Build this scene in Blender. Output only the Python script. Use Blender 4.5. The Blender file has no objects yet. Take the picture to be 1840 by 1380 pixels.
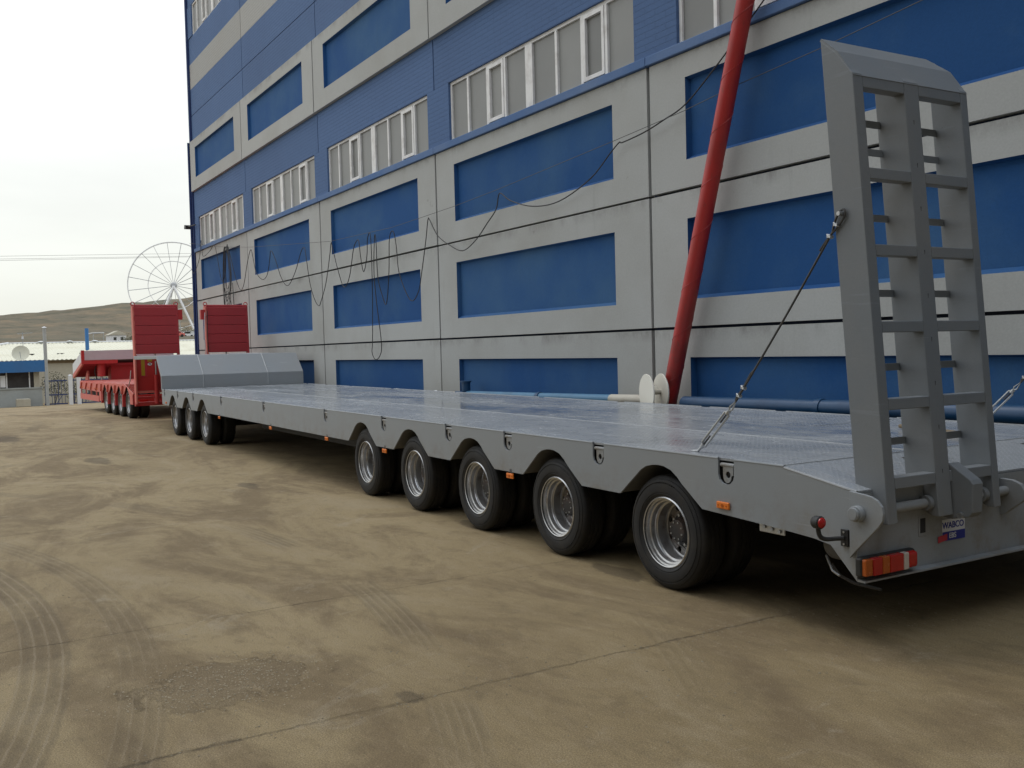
import bpy, math, random
from mathutils import Vector, Matrix, noise as mn
random.seed(7)
SC = bpy.context.scene
COL = SC.collection
PI = math.pi

# ------------------------------------------------------------------ camera
YAW, PITCH, ROLL = 1.0294646, -0.0371, -0.02594
def cam_axes():
    cy, sy = math.cos(YAW), math.sin(YAW)
    f = Vector((-sy*math.cos(PITCH), cy*math.cos(PITCH), math.sin(PITCH)))
    r = Vector((cy, sy, 0)); u = r.cross(f)
    return r*math.cos(ROLL)+u*math.sin(ROLL), -r*math.sin(ROLL)+u*math.cos(ROLL), f
r_, u_, f_ = cam_axes()
cd = bpy.data.cameras.new('camera'); cam = bpy.data.objects.new('camera', cd); COL.objects.link(cam)
cam.matrix_world = Matrix(((r_.x, u_.x, -f_.x, 0), (r_.y, u_.y, -f_.y, 0), (r_.z, u_.z, -f_.z, 1.65), (0, 0, 0, 1)))
cd.sensor_width = 36; cd.lens = 1745.63/1840*36
cd.clip_start = 0.05; cd.clip_end = 6000
SC.camera = cam

# ------------------------------------------------------------------ world, sun, exposure
SUN_EL, SUN_AZ = math.radians(62), math.radians(245)   # azimuth measured from +Y clockwise: light comes from -x -y
SKY_STRENGTH = 0.1
SUN_POWER = 0.7
EXPOSURE = 0.0
wd = bpy.data.worlds.new('World'); SC.world = wd; wd.use_nodes = True
nt = wd.node_tree; N = nt.nodes; L = nt.links; N.clear()
out = N.new('ShaderNodeOutputWorld'); bg = N.new('ShaderNodeBackground'); L.new(bg.outputs[0], out.inputs[0])
sky = N.new('ShaderNodeTexSky'); sky.sky_type = 'NISHITA'; sky.sun_disc = False
sky.sun_elevation = SUN_EL; sky.sun_rotation = SUN_AZ
tc = N.new('ShaderNodeTexCoord'); sep = N.new('ShaderNodeSeparateXYZ'); L.new(tc.outputs['Generated'], sep.inputs[0])
ramp = N.new('ShaderNodeValToRGB'); L.new(sep.outputs['Z'], ramp.inputs[0])
e = ramp.color_ramp.elements
e[0].position = 0.0; e[0].color = (0.66, 0.665, 0.60, 1)
e[1].position = 1.0; e[1].color = (1.02, 1.12, 1.27, 1)
x = e.new(0.10); x.color = (0.80, 0.815, 0.765, 1)
x = e.new(0.34); x.color = (0.98, 1.0, 1.0, 1)
mp = N.new('ShaderNodeMapping'); mp.inputs['Scale'].default_value = (1.3, 1.3, 5.5); L.new(tc.outputs['Generated'], mp.inputs[0])
ns = N.new('ShaderNodeTexNoise'); ns.inputs['Scale'].default_value = 2.2; ns.inputs['Detail'].default_value = 5; ns.inputs['Roughness'].default_value = .5
L.new(mp.outputs[0], ns.inputs['Vector'])
mr = N.new('ShaderNodeMapRange'); mr.inputs[1].default_value = .3; mr.inputs[2].default_value = .7; mr.inputs[3].default_value = .93*12.4; mr.inputs[4].default_value = 1.05*12.4
L.new(ns.outputs[0], mr.inputs[0])
ml = N.new('ShaderNodeVectorMath'); ml.operation = 'SCALE'; L.new(ramp.outputs[0], ml.inputs[0]); L.new(mr.outputs[0], ml.inputs['Scale'])
mx = N.new('ShaderNodeMix'); mx.data_type = 'RGBA'; mx.inputs[0].default_value = 0.93
L.new(sky.outputs[0], mx.inputs[6]); L.new(ml.outputs[0], mx.inputs[7]); L.new(mx.outputs[2], bg.inputs[0])
bg.inputs[1].default_value = SKY_STRENGTH
sd = bpy.data.lights.new('sun', 'SUN'); sun = bpy.data.objects.new('sun', sd); COL.objects.link(sun)
sd.energy = SUN_POWER; sd.angle = math.radians(25); sd.color = (1, .96, .90)
sv = Vector((math.sin(SUN_AZ)*math.cos(SUN_EL), math.cos(SUN_AZ)*math.cos(SUN_EL), math.sin(SUN_EL)))
sun.rotation_euler = sv.to_track_quat('Z', 'Y').to_euler()
SC.view_settings.view_transform = 'Standard'; SC.view_settings.look = 'None'
SC.view_settings.gamma = 1; SC.view_settings.use_curve_mapping = False
SC.view_settings.exposure = EXPOSURE

# ------------------------------------------------------------------ material helper
class NB:
    """small node builder"""
    def __init__(s, name):
        s.m = bpy.data.materials.new(name); s.m.use_nodes = True
        s.nt = s.m.node_tree; s.N = s.nt.nodes; s.L = s.nt.links
        s.b = s.N['Principled BSDF']
        s.tc = s.N.new('ShaderNodeTexCoord')
    def geo(s):
        g = s.N.new('ShaderNodeNewGeometry'); return g.outputs['Position']
    def val(s, n, i, v):
        if isinstance(v, (int, float, tuple)): n.inputs[i].default_value = v
        else: s.L.new(v, n.inputs[i])
    def noise(s, scale, detail=4, rough=.55, vec=None, stretch=None, dist=0):
        n = s.N.new('ShaderNodeTexNoise'); n.inputs['Scale'].default_value = scale
        n.inputs['Detail'].default_value = detail; n.inputs['Roughness'].default_value = rough
        n.inputs['Distortion'].default_value = dist
        v = vec if vec is not None else s.tc.outputs['Object']
        if stretch:
            mp = s.N.new('ShaderNodeMapping'); mp.inputs['Scale'].default_value = stretch; s.L.new(v, mp.inputs[0]); v = mp.outputs[0]
        s.L.new(v, n.inputs['Vector']); return n.outputs[0]
    def math(s, op, a, b=0.0, c=0.0, clamp=False):
        n = s.N.new('ShaderNodeMath'); n.operation = op; n.use_clamp = clamp
        s.val(n, 0, a); s.val(n, 1, b); s.val(n, 2, c); return n.outputs[0]
    def mr(s, v, a, b, c=0.0, d=1.0):
        n = s.N.new('ShaderNodeMapRange'); s.val(n, 0, v); s.val(n, 1, a); s.val(n, 2, b); s.val(n, 3, c); s.val(n, 4, d); return n.outputs[0]
    def mix(s, f, a, b, t='MIX'):
        n = s.N.new('ShaderNodeMix'); n.data_type = 'RGBA'; n.blend_type = t
        s.val(n, 0, f)
        for i, v in ((6, a), (7, b)):
            if isinstance(v, tuple): n.inputs[i].default_value = (*v, 1) if len(v) == 3 else v
            else: s.L.new(v, n.inputs[i])
        return n.outputs[2]
    def bump(s, h, strength=.3, dist=.01, prev=None):
        n = s.N.new('ShaderNodeBump'); n.inputs['Strength'].default_value = strength; n.inputs['Distance'].default_value = dist
        s.L.new(h, n.inputs['Height'])
        if prev is not None: s.L.new(prev, n.inputs['Normal'])
        return n.outputs[0]
    def set(s, col=None, rough=None, nrm=None, metal=None, spec=None):
        b = s.b
        if col is not None:
            if isinstance(col, tuple): b.inputs['Base Color'].default_value = (*col, 1)
            else: s.L.new(col, b.inputs['Base Color'])
        if rough is not None: s.val(b, 'Roughness', rough)
        if metal is not None: s.val(b, 'Metallic', metal)
        if spec is not None: s.val(b, 'Specular IOR Level', spec)
        if nrm is not None: s.L.new(nrm, b.inputs['Normal'])
        return s.m
    def xyz(s, v=None):
        n = s.N.new('ShaderNodeSeparateXYZ'); s.L.new(v if v is not None else s.tc.outputs['Object'], n.inputs[0]); return n.outputs
    def rnd(s):
        n = s.N.new('ShaderNodeObjectInfo'); return n.outputs['Random']

def painted(name, col, rough=.45, dirt=(.12, .10, .07), amount=.35, scale=3.0, grain=60, streak=False, var=0.0, fine=.25, spec=.5):
    b = NB(name)
    n1 = b.noise(scale, 6, .62)
    if streak:
        n2 = b.noise(scale*1.6, 4, .6, stretch=(3.0, 3.0, .25)); n1 = b.math('MULTIPLY', b.math('ADD', n1, n2), .5)
    f = b.mr(n1, .48, .78, 0, amount)
    c = b.mix(f, col, dirt)
    n3 = b.noise(grain, 3, .6)
    c = b.mix(fine, c, b.mix(n3, (.25, .25, .25), (.75, .75, .75)), 'OVERLAY')
    if var:
        r = b.mr(b.rnd(), 0, 1, 1-var, 1+var*.6); v = b.N.new('ShaderNodeVectorMath'); v.operation = 'SCALE'
        b.L.new(c, v.inputs[0]); b.L.new(r, v.inputs['Scale']); c = v.outputs[0]
    nr = b.bump(n3, .12, .003)
    return b.set(c, b.mr(n1, .3, .8, rough-.08, min(1, rough+.2)), nr, spec=spec)

M = {}
# facade
def facade_mat(name, col, dirt, amt, brick=False, dark=.0):
    b = NB(name)
    P = b.geo()
    n1 = b.noise(.55, 6, .6, P); n2 = b.noise(1.4, 5, .65, P, (4.5, 4.5, .35)); n3 = b.noise(45, 3, .65, P); n4 = b.noise(5, 5, .65, P)
    c = b.mix(b.mr(n1, .42, .75, 0, amt), col, dirt)
    c = b.mix(b.mr(n2, .62, .85, 0, amt*.5), c, tuple(v*.6 for v in dirt))
    c = b.mix(b.mr(n4, .60, .80, 0, amt*.6), c, tuple(min(1, v*1.18) for v in col))
    if name == 'painted_concrete':
        zz = b.xyz(P)[2]; ns_ = b.noise(2.3, 6, .75, P, (1, 1, .5)); tot = None
        for zj in (1.82, 3.505, 5.16, 8.87):
            dz = b.math('SUBTRACT', zj, zz)
            k_ = b.math('MULTIPLY', b.mr(dz, 0, .16, 1, 0), b.math('GREATER_THAN', dz, 0.0)); k_ = b.math('MULTIPLY', k_, b.mr(ns_, .46, .66, 0, 1))
            k_ = b.math('MULTIPLY', k_, b.math('LESS_THAN', dz, .2))
            tot = k_ if tot is None else b.math('ADD', tot, k_)
        c = b.mix(b.math('MULTIPLY', tot, .55), c, (.13, .12, .105))
        c = b.mix(b.mr(b.noise(3.1, 4, .7, P), .70, .80, 0, .5), c, (.15, .14, .125))
    c = b.mix(.22, c, b.mix(n3, (.2, .2, .2), (.8, .8, .8)), 'OVERLAY')
    r = b.mr(b.rnd(), 0, 1, .95, 1.04); v = b.N.new('ShaderNodeVectorMath'); v.operation = 'SCALE'
    b.L.new(c, v.inputs[0]); b.L.new(r, v.inputs['Scale']); c = v.outputs[0]
    h = b.math('ADD', b.math('MULTIPLY', n3, .5), n4)
    nr = b.bump(h, .35, .006)
    if brick:
        mp = b.N.new('ShaderNodeMapping'); mp.inputs['Rotation'].default_value = (math.radians(90), 0, 0); b.L.new(P, mp.inputs[0])
        bt = b.N.new('ShaderNodeTexBrick'); b.L.new(mp.outputs[0], bt.inputs['Vector'])
        bt.inputs['Scale'].default_value = 1; bt.inputs['Brick Width'].default_value = .40; bt.inputs['Row Height'].default_value = .078
        bt.inputs['Mortar Size'].default_value = .006; bt.inputs['Mortar Smooth'].default_value = .4
        inv = b.math('SUBTRACT', 1.0, bt.outputs['Fac'])
        nr = b.bump(inv, .8, .008, nr)
        c = b.mix(b.math('MULTIPLY', bt.outputs['Fac'], .14), c, tuple(v*.5 for v in col))
    return b.set(c, .82, nr, spec=.3)
M['concrete'] = facade_mat('painted_concrete', (.392, .397, .382), (.305, .298, .270), .6)
M['stripe'] = facade_mat('painted_light_stripe', (.38, .38, .365), (.36, .35, .32), .5, True)
M['inset_blue'] = facade_mat('inset_blue_paint', (.010, .070, .215), (.050, .125, .235), .85)
M['brick_blue'] = facade_mat('brick_blue_paint', (.082, .145, .285), (.07, .12, .24), .5, True)
M['sill_blue'] = facade_mat('sill_blue_paint', (.085, .155, .31), (.22, .27, .36), .55)
M['joint'] = facade_mat('dark_joint', (.020, .030, .066), (.06, .06, .06), .6)
M['edge_blue'] = facade_mat('edge_blue_paint', (.02, .04, .13), (.05, .07, .13), .5)
M['win_white'] = painted('window_white', (.74, .73, .71), .5, (.30, .26, .22), .5, 5, 40)
b = NB('frosted_pane')
n = b.noise(.8, 4, .6, b.geo()); g2 = b.noise(60, 2, .5, b.geo())
c = b.mix(n, (.185, .187, .178), (.275, .275, .262)); r = b.mr(b.rnd(), 0, 1, .78, 1.18)
v = b.N.new('ShaderNodeVectorMath'); v.operation = 'SCALE'; b.L.new(c, v.inputs[0]); b.L.new(r, v.inputs['Scale'])
M['pane'] = b.set(v.outputs[0], b.mr(b.rnd(), 0, 1, .30, .5), b.bump(g2, .1, .002), spec=.35)
M['dark'] = painted('dark_void', (.02, .02, .022), .9)
# trailer
def grey_paint(name, col, rough=.42, dust=.28):
    b = NB(name)
    n1 = b.noise(1.1, 6, .62); n2 = b.noise(9, 5, .65); n3 = b.noise(140, 2, .6)
    c = b.mix(b.mr(n1, .42, .75, 0, dust), col, (.30, .275, .235))
    c = b.mix(b.mr(n2, .60, .8, 0, .22), c, tuple(v*.6 for v in col))
    zz = b.xyz()[2]; dl = b.math('MULTIPLY', b.mr(zz, .86, .56, 0, 1), b.mr(b.noise(5.5, 6, .7), .46, .66, 0, .55)); dl = b.math('MULTIPLY', dl, b.math('LESS_THAN', zz, .95))
    c = b.mix(dl, c, (.20, .165, .12))
    n5 = b.noise(3.0, 3, .5, None, (1, 1, 14)); c = b.mix(b.mr(n5, .66, .72, 0, .35), c, tuple(v*1.35 for v in col))
    n4 = b.noise(26, 4, .75); c = b.mix(b.mr(n4, .70, .76, 0, .7), c, (.13, .075, .045))
    c = b.mix(.15, c, b.mix(n3, (.25, .25, .25), (.75, .75, .75)), 'OVERLAY')
    return b.set(c, b.mr(n1, .3, .75, rough-.06, rough+.2), b.bump(b.math('ADD', n3, b.math('MULTIPLY', n2, 1.5)), .10, .003), spec=.45)
M['grey'] = grey_paint('grey_trailer_paint', (.272, .292, .308))
M['grey_ramp'] = grey_paint('grey_ramp_paint', (.180, .198, .214), .5, .35)
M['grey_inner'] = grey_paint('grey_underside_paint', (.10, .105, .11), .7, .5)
def deck_mat(name, tread=True, wet=0.0):
    b = NB(name)
    P = b.tc.outputs['Object']
    n1 = b.noise(.55, 6, .62, P, (1, 2.2, 1), .6); n2 = b.noise(2.3, 6, .66, P, (1, 2.0, 1), 1.2); n3 = b.noise(40, 3, .6)
    c = b.mix(b.mr(n1, .40, .65), (.255, .275, .295), (.335, .352, .368))
    c = b.mix(b.mr(n2, .56, .72, 0, .45), c, (.36, .355, .34))
    c = b.mix(b.mr(n2, .28, .40, .45, 0), c, (.16, .18, .20))
    rough = b.mr(b.math('ADD', b.math('MULTIPLY', n1, .6), b.math('MULTIPLY', n2, .5)), .42, .72, .07 if wet else .14, .34)
    if tread:
        x, y, z = b.xyz(P)[0:3]
        u = b.math('MULTIPLY', b.math('ADD', x, y), 1/.042); w = b.math('MULTIPLY', b.math('SUBTRACT', x, y), 1/.042)
        fu = b.math('SUBTRACT', b.math('FRACT', u), .5); fw = b.math('SUBTRACT', b.math('FRACT', w), .5)
        chk = b.math('MODULO', b.math('ADD', b.math('FLOOR', u), b.math('FLOOR', w)), 2.0)
        chk = b.math('ABSOLUTE', chk)
        a1 = b.math('ADD', b.math('POWER', b.math('MULTIPLY', fu, 2.2), 2.0), b.math('POWER', b.math('MULTIPLY', fw, 6.0), 2.0))
        a2 = b.math('ADD', b.math('POWER', b.math('MULTIPLY', fu, 6.0), 2.0), b.math('POWER', b.math('MULTIPLY', fw, 2.2), 2.0))
        mixv = b.N.new('ShaderNodeMix'); b.L.new(chk, mixv.inputs[0]); b.L.new(a1, mixv.inputs[2]); b.L.new(a2, mixv.inputs[3])
        hgt = b.mr(mixv.outputs[0], .5, 1.1, 1, 0)
        c = b.mix(b.math('MULTIPLY', hgt, .32), c, (.52, .53, .545))
        nr = b.bump(hgt, .7, .002)
    else:
        nr = b.bump(n3, .05, .002)
    wv = b.noise(1.6, 2, .5)
    nr = b.bump(wv, .06, .012, nr)
    return b.set(c, rough, nr, spec=.55)
M['deck_tread'] = deck_mat('tread_deck_paint', True)
M['deck_smooth'] = deck_mat('smooth_deck_paint', False, 1)
M['weld_fine'] = painted('pale_weld', (.36, .375, .385), .4, (.2, .2, .2), .5, 8)
M['weld'] = painted('bright_weld', (.36, .375, .385), .4, (.2, .2, .2), .5, 8)
M['rubber'] = painted('tyre_rubber', (.013, .0125, .0125), .70, (.065, .054, .040), .6, 7, 50)
b = NB('silver_rim'); n = b.noise(14, 5, .6)
M['rim'] = b.set(b.mix(b.mr(n, .5, .75, 0, .6), (.56, .56, .56), (.24, .18, .14)), .30, metal=.8)
b = NB('dull_rim_disc'); n = b.noise(11, 5, .6)
M['rimdisc'] = b.set(b.mix(b.mr(n, .38, .68, 0, .8), (.30, .29, .28), (.15, .085, .06)), .5, metal=.4)
M['hub'] = painted('hub_grease', (.035, .033, .034), .5, (.16, .09, .06), .5, 10)
M['chassis'] = painted('chassis_black', (.030, .029, .028), .7, (.10, .08, .06), .5, 4)
M['orange'] = painted('orange_lens', (.80, .20, .02), .3, (.5, .12, .02), .3, 20)
M['redlens'] = painted('red_lens', (.42, .012, .010), .15, (.2, .01, .01), .3, 30)
M['amberlens'] = painted('amber_lens', (.42, .09, .012), .2, (.3, .08, .02), .3, 30)
M['clearlens'] = painted('clear_lens', (.55, .48, .42), .15, (.35, .3, .25), .3, 30)
M['black'] = painted('black_plastic', (.018, .018, .018), .5, (.06, .06, .05), .3, 10)
M['sticker_white'] = painted('sticker_white', (.68, .69, .70), .5, (.4, .4, .4), .2, 10)
M['sticker_blue'] = painted('sticker_blue', (.012, .025, .26), .4, (.02, .03, .2), .2, 10)
M['sticker_red'] = painted('sticker_red', (.48, .03, .05), .4, (.4, .1, .1), .2, 10)
b = NB('galvanised_steel'); n = b.noise(60, 4, .6)
M['galv'] = b.set(b.mix(n, (.30, .31, .32), (.62, .63, .63)), .38, metal=.8)
M['rope'] = painted('steel_rope', (.05, .05, .05), .6, (.2, .15, .1), .3, 30)
M['plank'] = painted('worn_wood', (.20, .15, .09), .8, (.09, .07, .05), .6, 9)
# red things
M['red'] = painted('red_trailer_paint', (.46, .030, .030), .42, (.20, .05, .04), .45, 1.5, 40)
M['red_faded'] = painted('faded_red_paint', (.60, .14, .11), .5, (.45, .22, .18), .5, 2.5, 40)
M['red_dark'] = painted('red_ramp_paint', (.40, .034, .040), .5, (.20, .04, .04), .4, 1.5, 40)
M['pale_board'] = painted('pale_board_paint', (.52, .48, .50), .5, (.4, .3, .3), .35, 3)
M['yellow'] = painted('yellow_reflector', (.42, .26, .02), .4, (.3, .2, .03), .3, 8)
b = NB('red_pole_paint'); P = b.geo(); n = b.noise(2.2, 6, .6, P); n2 = b.noise(14, 5, .6, P, (1, 1, .5))
hz = b.mr(b.xyz(P)[2], .9, 2.8, .95, .25)
c = b.mix(b.math('MULTIPLY', b.mr(n, .42, .62), hz), (.42, .026, .022), (.15, .026, .020)); c = b.mix(b.mr(n2, .60, .72, 0, .6), c, (.14, .045, .035))
M['pole_red'] = b.set(c, .42, b.bump(n2, .15, .004), spec=.5)
M['pipe_blue'] = painted('pipe_blue_paint', (.065, .18, .30), .5, (.06, .08, .11), .7, 2.5, 40)
M['pipe_navy'] = painted('pipe_navy_paint', (.007, .050, .125), .45, (.03, .05, .09), .6, 2.5, 40)
M['pipe_cream'] = painted('pipe_cream_paint', (.48, .45, .38), .6, (.28, .22, .16), .6, 3, 40)
b = NB('flange_white_rust'); n = b.noise(9, 6, .7)
M['flange'] = b.set(b.mix(b.mr(n, .63, .70), (.74, .71, .62), (.16, .065, .03)), .5)
M['cable'] = painted('black_cable', (.022, .022, .024), .6)
M['shed_roof'] = painted('shed_roof_sheet', (.62, .60, .47), .6, (.40, .36, .25), .5, .6, 8)
M['shed_wall'] = painted('shed_wall_render', (.42, .39, .31), .85, (.25, .22, .16), .6, .6, 8)
M['gate_grey'] = painted('gatehouse_grey', (.33, .35, .34), .7, (.22, .21, .18), .5, 1, 8)
M['fascia'] = painted('fascia_blue', (.025, .13, .33), .5, (.05, .1, .2), .3, 1, 8)
M['glass_dark'] = painted('dark_window_glass', (.035, .035, .037), .12, (.08, .08, .08), .3, 1, 8)
M['white'] = painted('white_paint', (.66, .67, .68), .5, (.42, .40, .36), .4, 3, 20)
M['gate_blue'] = painted('gate_navy', (.03, .05, .14), .5)
M['chim'] = painted('chimney_metal', (.36, .37, .36), .5, (.22, .2, .16), .5, 2, 10)
M['wheel_white'] = painted('ferris_wheel_white', (.80, .80, .80), .5, (.55, .55, .54), .4, .2, 3)
M['wheel_grey'] = painted('ferris_wheel_spokes', (.42, .43, .44), .5, (.34, .34, .34), .4, .2, 3)
M['leaf'] = painted('shrub_leaf', (.075, .085, .035), .7, (.12, .10, .05), .5, 4, 10)
M['bark'] = painted('shrub_bark', (.10, .075, .05), .8)
M['stone'] = painted('loose_stone', (.36, .30, .20), .95, (.18, .15, .11), .6, 9, 60, var=.35)

# ground
b = NB('dusty_yard_concrete'); P = b.tc.outputs['Object']; X, Y, Z = b.xyz(P)[0:3]
nA = b.noise(.20, 5, .6, P, (.7, 1.2, 1), .5); nB = b.noise(.62, 9, .68, P, (.62, 1.25, 1), 1.0); nC = b.noise(3.2, 9, .72, P, (.8, 1.15, 1), .5); nD = b.noise(22, 6, .75, P); nE = b.noise(150, 3, .7, P); nF = b.noise(8.5, 6, .74, P, (.6, 1.3, 1), .6)
c = b.mix(b.mr(nA, .35, .65), (.235, .184, .104), (.345, .282, .168))
c = b.mix(b.mr(nB, .47, .58, 0, .82), c, (.195, .150, .090))
c = b.mix(b.mr(nB, .44, .32, 0, .62), c, (.370, .315, .215))
c = b.mix(b.mr(nC, .52, .66, 0, .40), c, (.350, .292, .195))
c = b.mix(b.mr(nC, .46, .33, 0, .45), c, (.150, .117, .073))
c = b.mix(b.mr(nF, .53, .68, 0, .26), c, (.370, .310, .210))
c = b.mix(b.mr(nF, .45, .32, 0, .28), c, (.140, .112, .072))
def ring(cx, cy, R, w, per, mask_lo):
    dx = b.math('SUBTRACT', X, cx); dy = b.math('SUBTRACT', Y, cy)
    d = b.math('SQRT', b.math('ADD', b.math('MULTIPLY', dx, dx), b.math('MULTIPLY', dy, dy)))
    d = b.math('ADD', d, b.math('MULTIPLY', b.math('SUBTRACT', nC, .5), .03))
    t = b.math('DIVIDE', b.math('SUBTRACT', d, R), w)                 # -0.5..0.5 inside the band
    band = b.mr(b.math('ABSOLUTE', t), .42, .5, 1, 0)
    st = b.math('SINE', b.math('MULTIPLY', t, per*2*PI))
    msk = b.mr(b.noise(.55, 4, .6, P), mask_lo, mask_lo+.12)
    band = b.math('MULTIPLY', band, msk)
    return band, st
bumps = None
for (cx, cy, R, w, per, lo, k) in ((-6.7, -8.4, 8.93, .28, 4, .30, .9), (-6.7, -8.4, 9.40, .24, 4, .38, .55), (-7.5, -8.0, 10.62, .26, 5, .42, .7), (-7.0, -8.2, 9.98, .22, 4, .52, .3), (-9.0, -6.5, 11.1, .24, 4, .52, .3), (-30, -18, 20.5, .25, 4, .42, .7), (-28, -18, 21.9, .25, 4, .45, .6)):
    band, st = ring(cx, cy, R, w, per, lo)
    band = b.math('MULTIPLY', band, b.mr(nF, .34, .52, .35, 1)); f1 = b.math('MULTIPLY', band, b.mr(st, -1, .6, .50*k, .30*k))
    c = b.mix(f1, c, (.118, .098, .068))
    f2 = b.math('MULTIPLY', band, b.mr(st, .72, .95, 0, .42*k))
    c = b.mix(f2, c, (.36, .31, .23))
    hb = b.math('MULTIPLY', band, st); bumps = hb if bumps is None else b.math('ADD', bumps, hb)
# slab joints across the yard, ragged
def joint(v, at, wid, amp=.10):
    vv = b.math('ADD', v, b.math('MULTIPLY', b.math('SUBTRACT', nC, .5), amp)); vv = b.math('ADD', vv, b.math('MULTIPLY', b.math('SUBTRACT', nD, .5), .025))
    d = b.math('ABSOLUTE', b.math('SUBTRACT', vv, at))
    wv = b.mr(nB, .35, .65, wid*.45, wid*1.7)
    return b.math('MULTIPLY', b.mr(d, 0, wv, 1, 0), b.mr(nF, .36, .52, .25, 1))
jn = None
for v, at, wd_ in ((X, -4.14, .014), (X, -6.18, .008), (X, -10.3, .010), (X, -14.4, .012), (X, -20.6, .016)):
    q = joint(v, at, wd_); jn = q if jn is None else b.math('MAXIMUM', jn, q)
c = b.mix(b.math('MULTIPLY', b.math('MULTIPLY', jn, b.mr(b.noise(.9, 4, .6, P), .40, .55, .25, 1)), .70), c, (.060, .050, .038))
# broken patch
px = b.math('DIVIDE', b.math('ADD', X, 4.93), .33); py = b.math('DIVIDE', b.math('SUBTRACT', Y, 1.22), .46)
pd = b.math('SQRT', b.math('ADD', b.math('MULTIPLY', px, px), b.math('MULTIPLY', py, py)))
pd = b.math('ADD', pd, b.math('MULTIPLY', b.math('SUBTRACT', nC, .5), 2.6))
patch = b.mr(pd, .86, .94, 1, 0)
c = b.mix(b.math('MULTIPLY', patch, .42), c, b.mix(nD, (.095, .074, .048), (.26, .21, .135)))
# oil and damp stains
def blot(cx, cy, rx, ry):
    ax = b.math('DIVIDE', b.math('SUBTRACT', X, cx), rx); ay = b.math('DIVIDE', b.math('SUBTRACT', Y, cy), ry)
    d = b.math('SQRT', b.math('ADD', b.math('MULTIPLY', ax, ax), b.math('MULTIPLY', ay, ay)))
    return b.mr(b.math('ADD', d, b.math('MULTIPLY', b.math('SUBTRACT', nC, .5), 1.9)), .75, 1.0, 1, 0)
bl = None
for a in ((-7.9, 4.35, .38, .16), (-3.1, 6.3, .55, .5), (-5.65, 4.25, .35, .12), (-16.9, 2.3, .7, .2), (-12.2, 3.4, .4, .12), (-4.2, 1.9, .09, .06), (-23, 1.4, 1.2, .25)):
    q = blot(*a); bl = q if bl is None else b.math('MAXIMUM', bl, q)
c = b.mix(b.math('MULTIPLY', bl, .55), c, (.075, .060, .042))
# pale cement smears
sm = b.mr(b.noise(1.5, 7, .74, P, (1, .5, 1), 1.2), .60, .74, 0, .6)
c = b.mix(sm, c, (.40, .365, .29))
c = b.mix(b.mr(nD, .60, .74, 0, .6), c, (.43, .37, .26))
c = b.mix(b.mr(nD, .40, .28, 0, .6), c, (.10, .080, .052))
c = b.mix(1.0, c, (.905, .845, .765), 'MULTIPLY'); c = b.mix(.75, c, b.mix(b.mr(nE, .30, .70), (.18, .18, .18), (.82, .82, .82)), 'OVERLAY')
c = b.mix(b.mr(b.noise(60, 4, .75, P), .62, .72, 0, .7), c, (.46, .39, .28))
c = b.mix(b.mr(b.noise(48, 4, .75, P, (1.1, .9, 1)), .63, .72, 0, .7), c, (.085, .068, .045))
h = b.math('ADD', b.math('ADD', b.math('MULTIPLY', nC, .9), b.math('MULTIPLY', nF, .6)), b.math('MULTIPLY', nD, .45)); h = b.math('ADD', h, b.math('MULTIPLY', nE, .14))
h = b.math('ADD', h, b.math('MULTIPLY', bumps, .12)); h = b.math('SUBTRACT', h, b.math('MULTIPLY', jn, .9)); h = b.math('SUBTRACT', h, b.math('MULTIPLY', patch, .7))
M['ground'] = b.set(c, b.mr(nB, .3, .7, .78, .95), b.bump(h, .55, .018), spec=.3)
b = NB('dry_hillside'); P = b.geo(); n1 = b.noise(.010, 7, .62, P, (1, 1, 1)); n2 = b.noise(.045, 7, .7, P); n3 = b.noise(.22, 5, .7, P); n4 = b.noise(.013, 5, .6, P, (.5, 1.5, 6))
c = b.mix(b.mr(n1, .42, .60), (.200, .165, .115), (.155, .140, .100)); c = b.mix(b.mr(n2, .50, .62, 0, .75), c, (.275, .205, .130)); c = b.mix(b.mr(n2, .46, .34, 0, .7), c, (.095, .090, .062)); c = b.mix(b.mr(n4, .52, .64, 0, .6), c, (.135, .135, .105))
c = b.mix(b.mr(n3, .55, .7, 0, .6), c, (.10, .10, .065)); c = b.mix(.6, c, b.mix(n3, (.2, .2, .2), (.8, .8, .8)), 'OVERLAY')
c = b.mix(1.0, c, (.80, .80, .80), 'MULTIPLY'); M['hill'] = b.set(c, .95, b.bump(n3, .6, 1.5), spec=.1)

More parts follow.
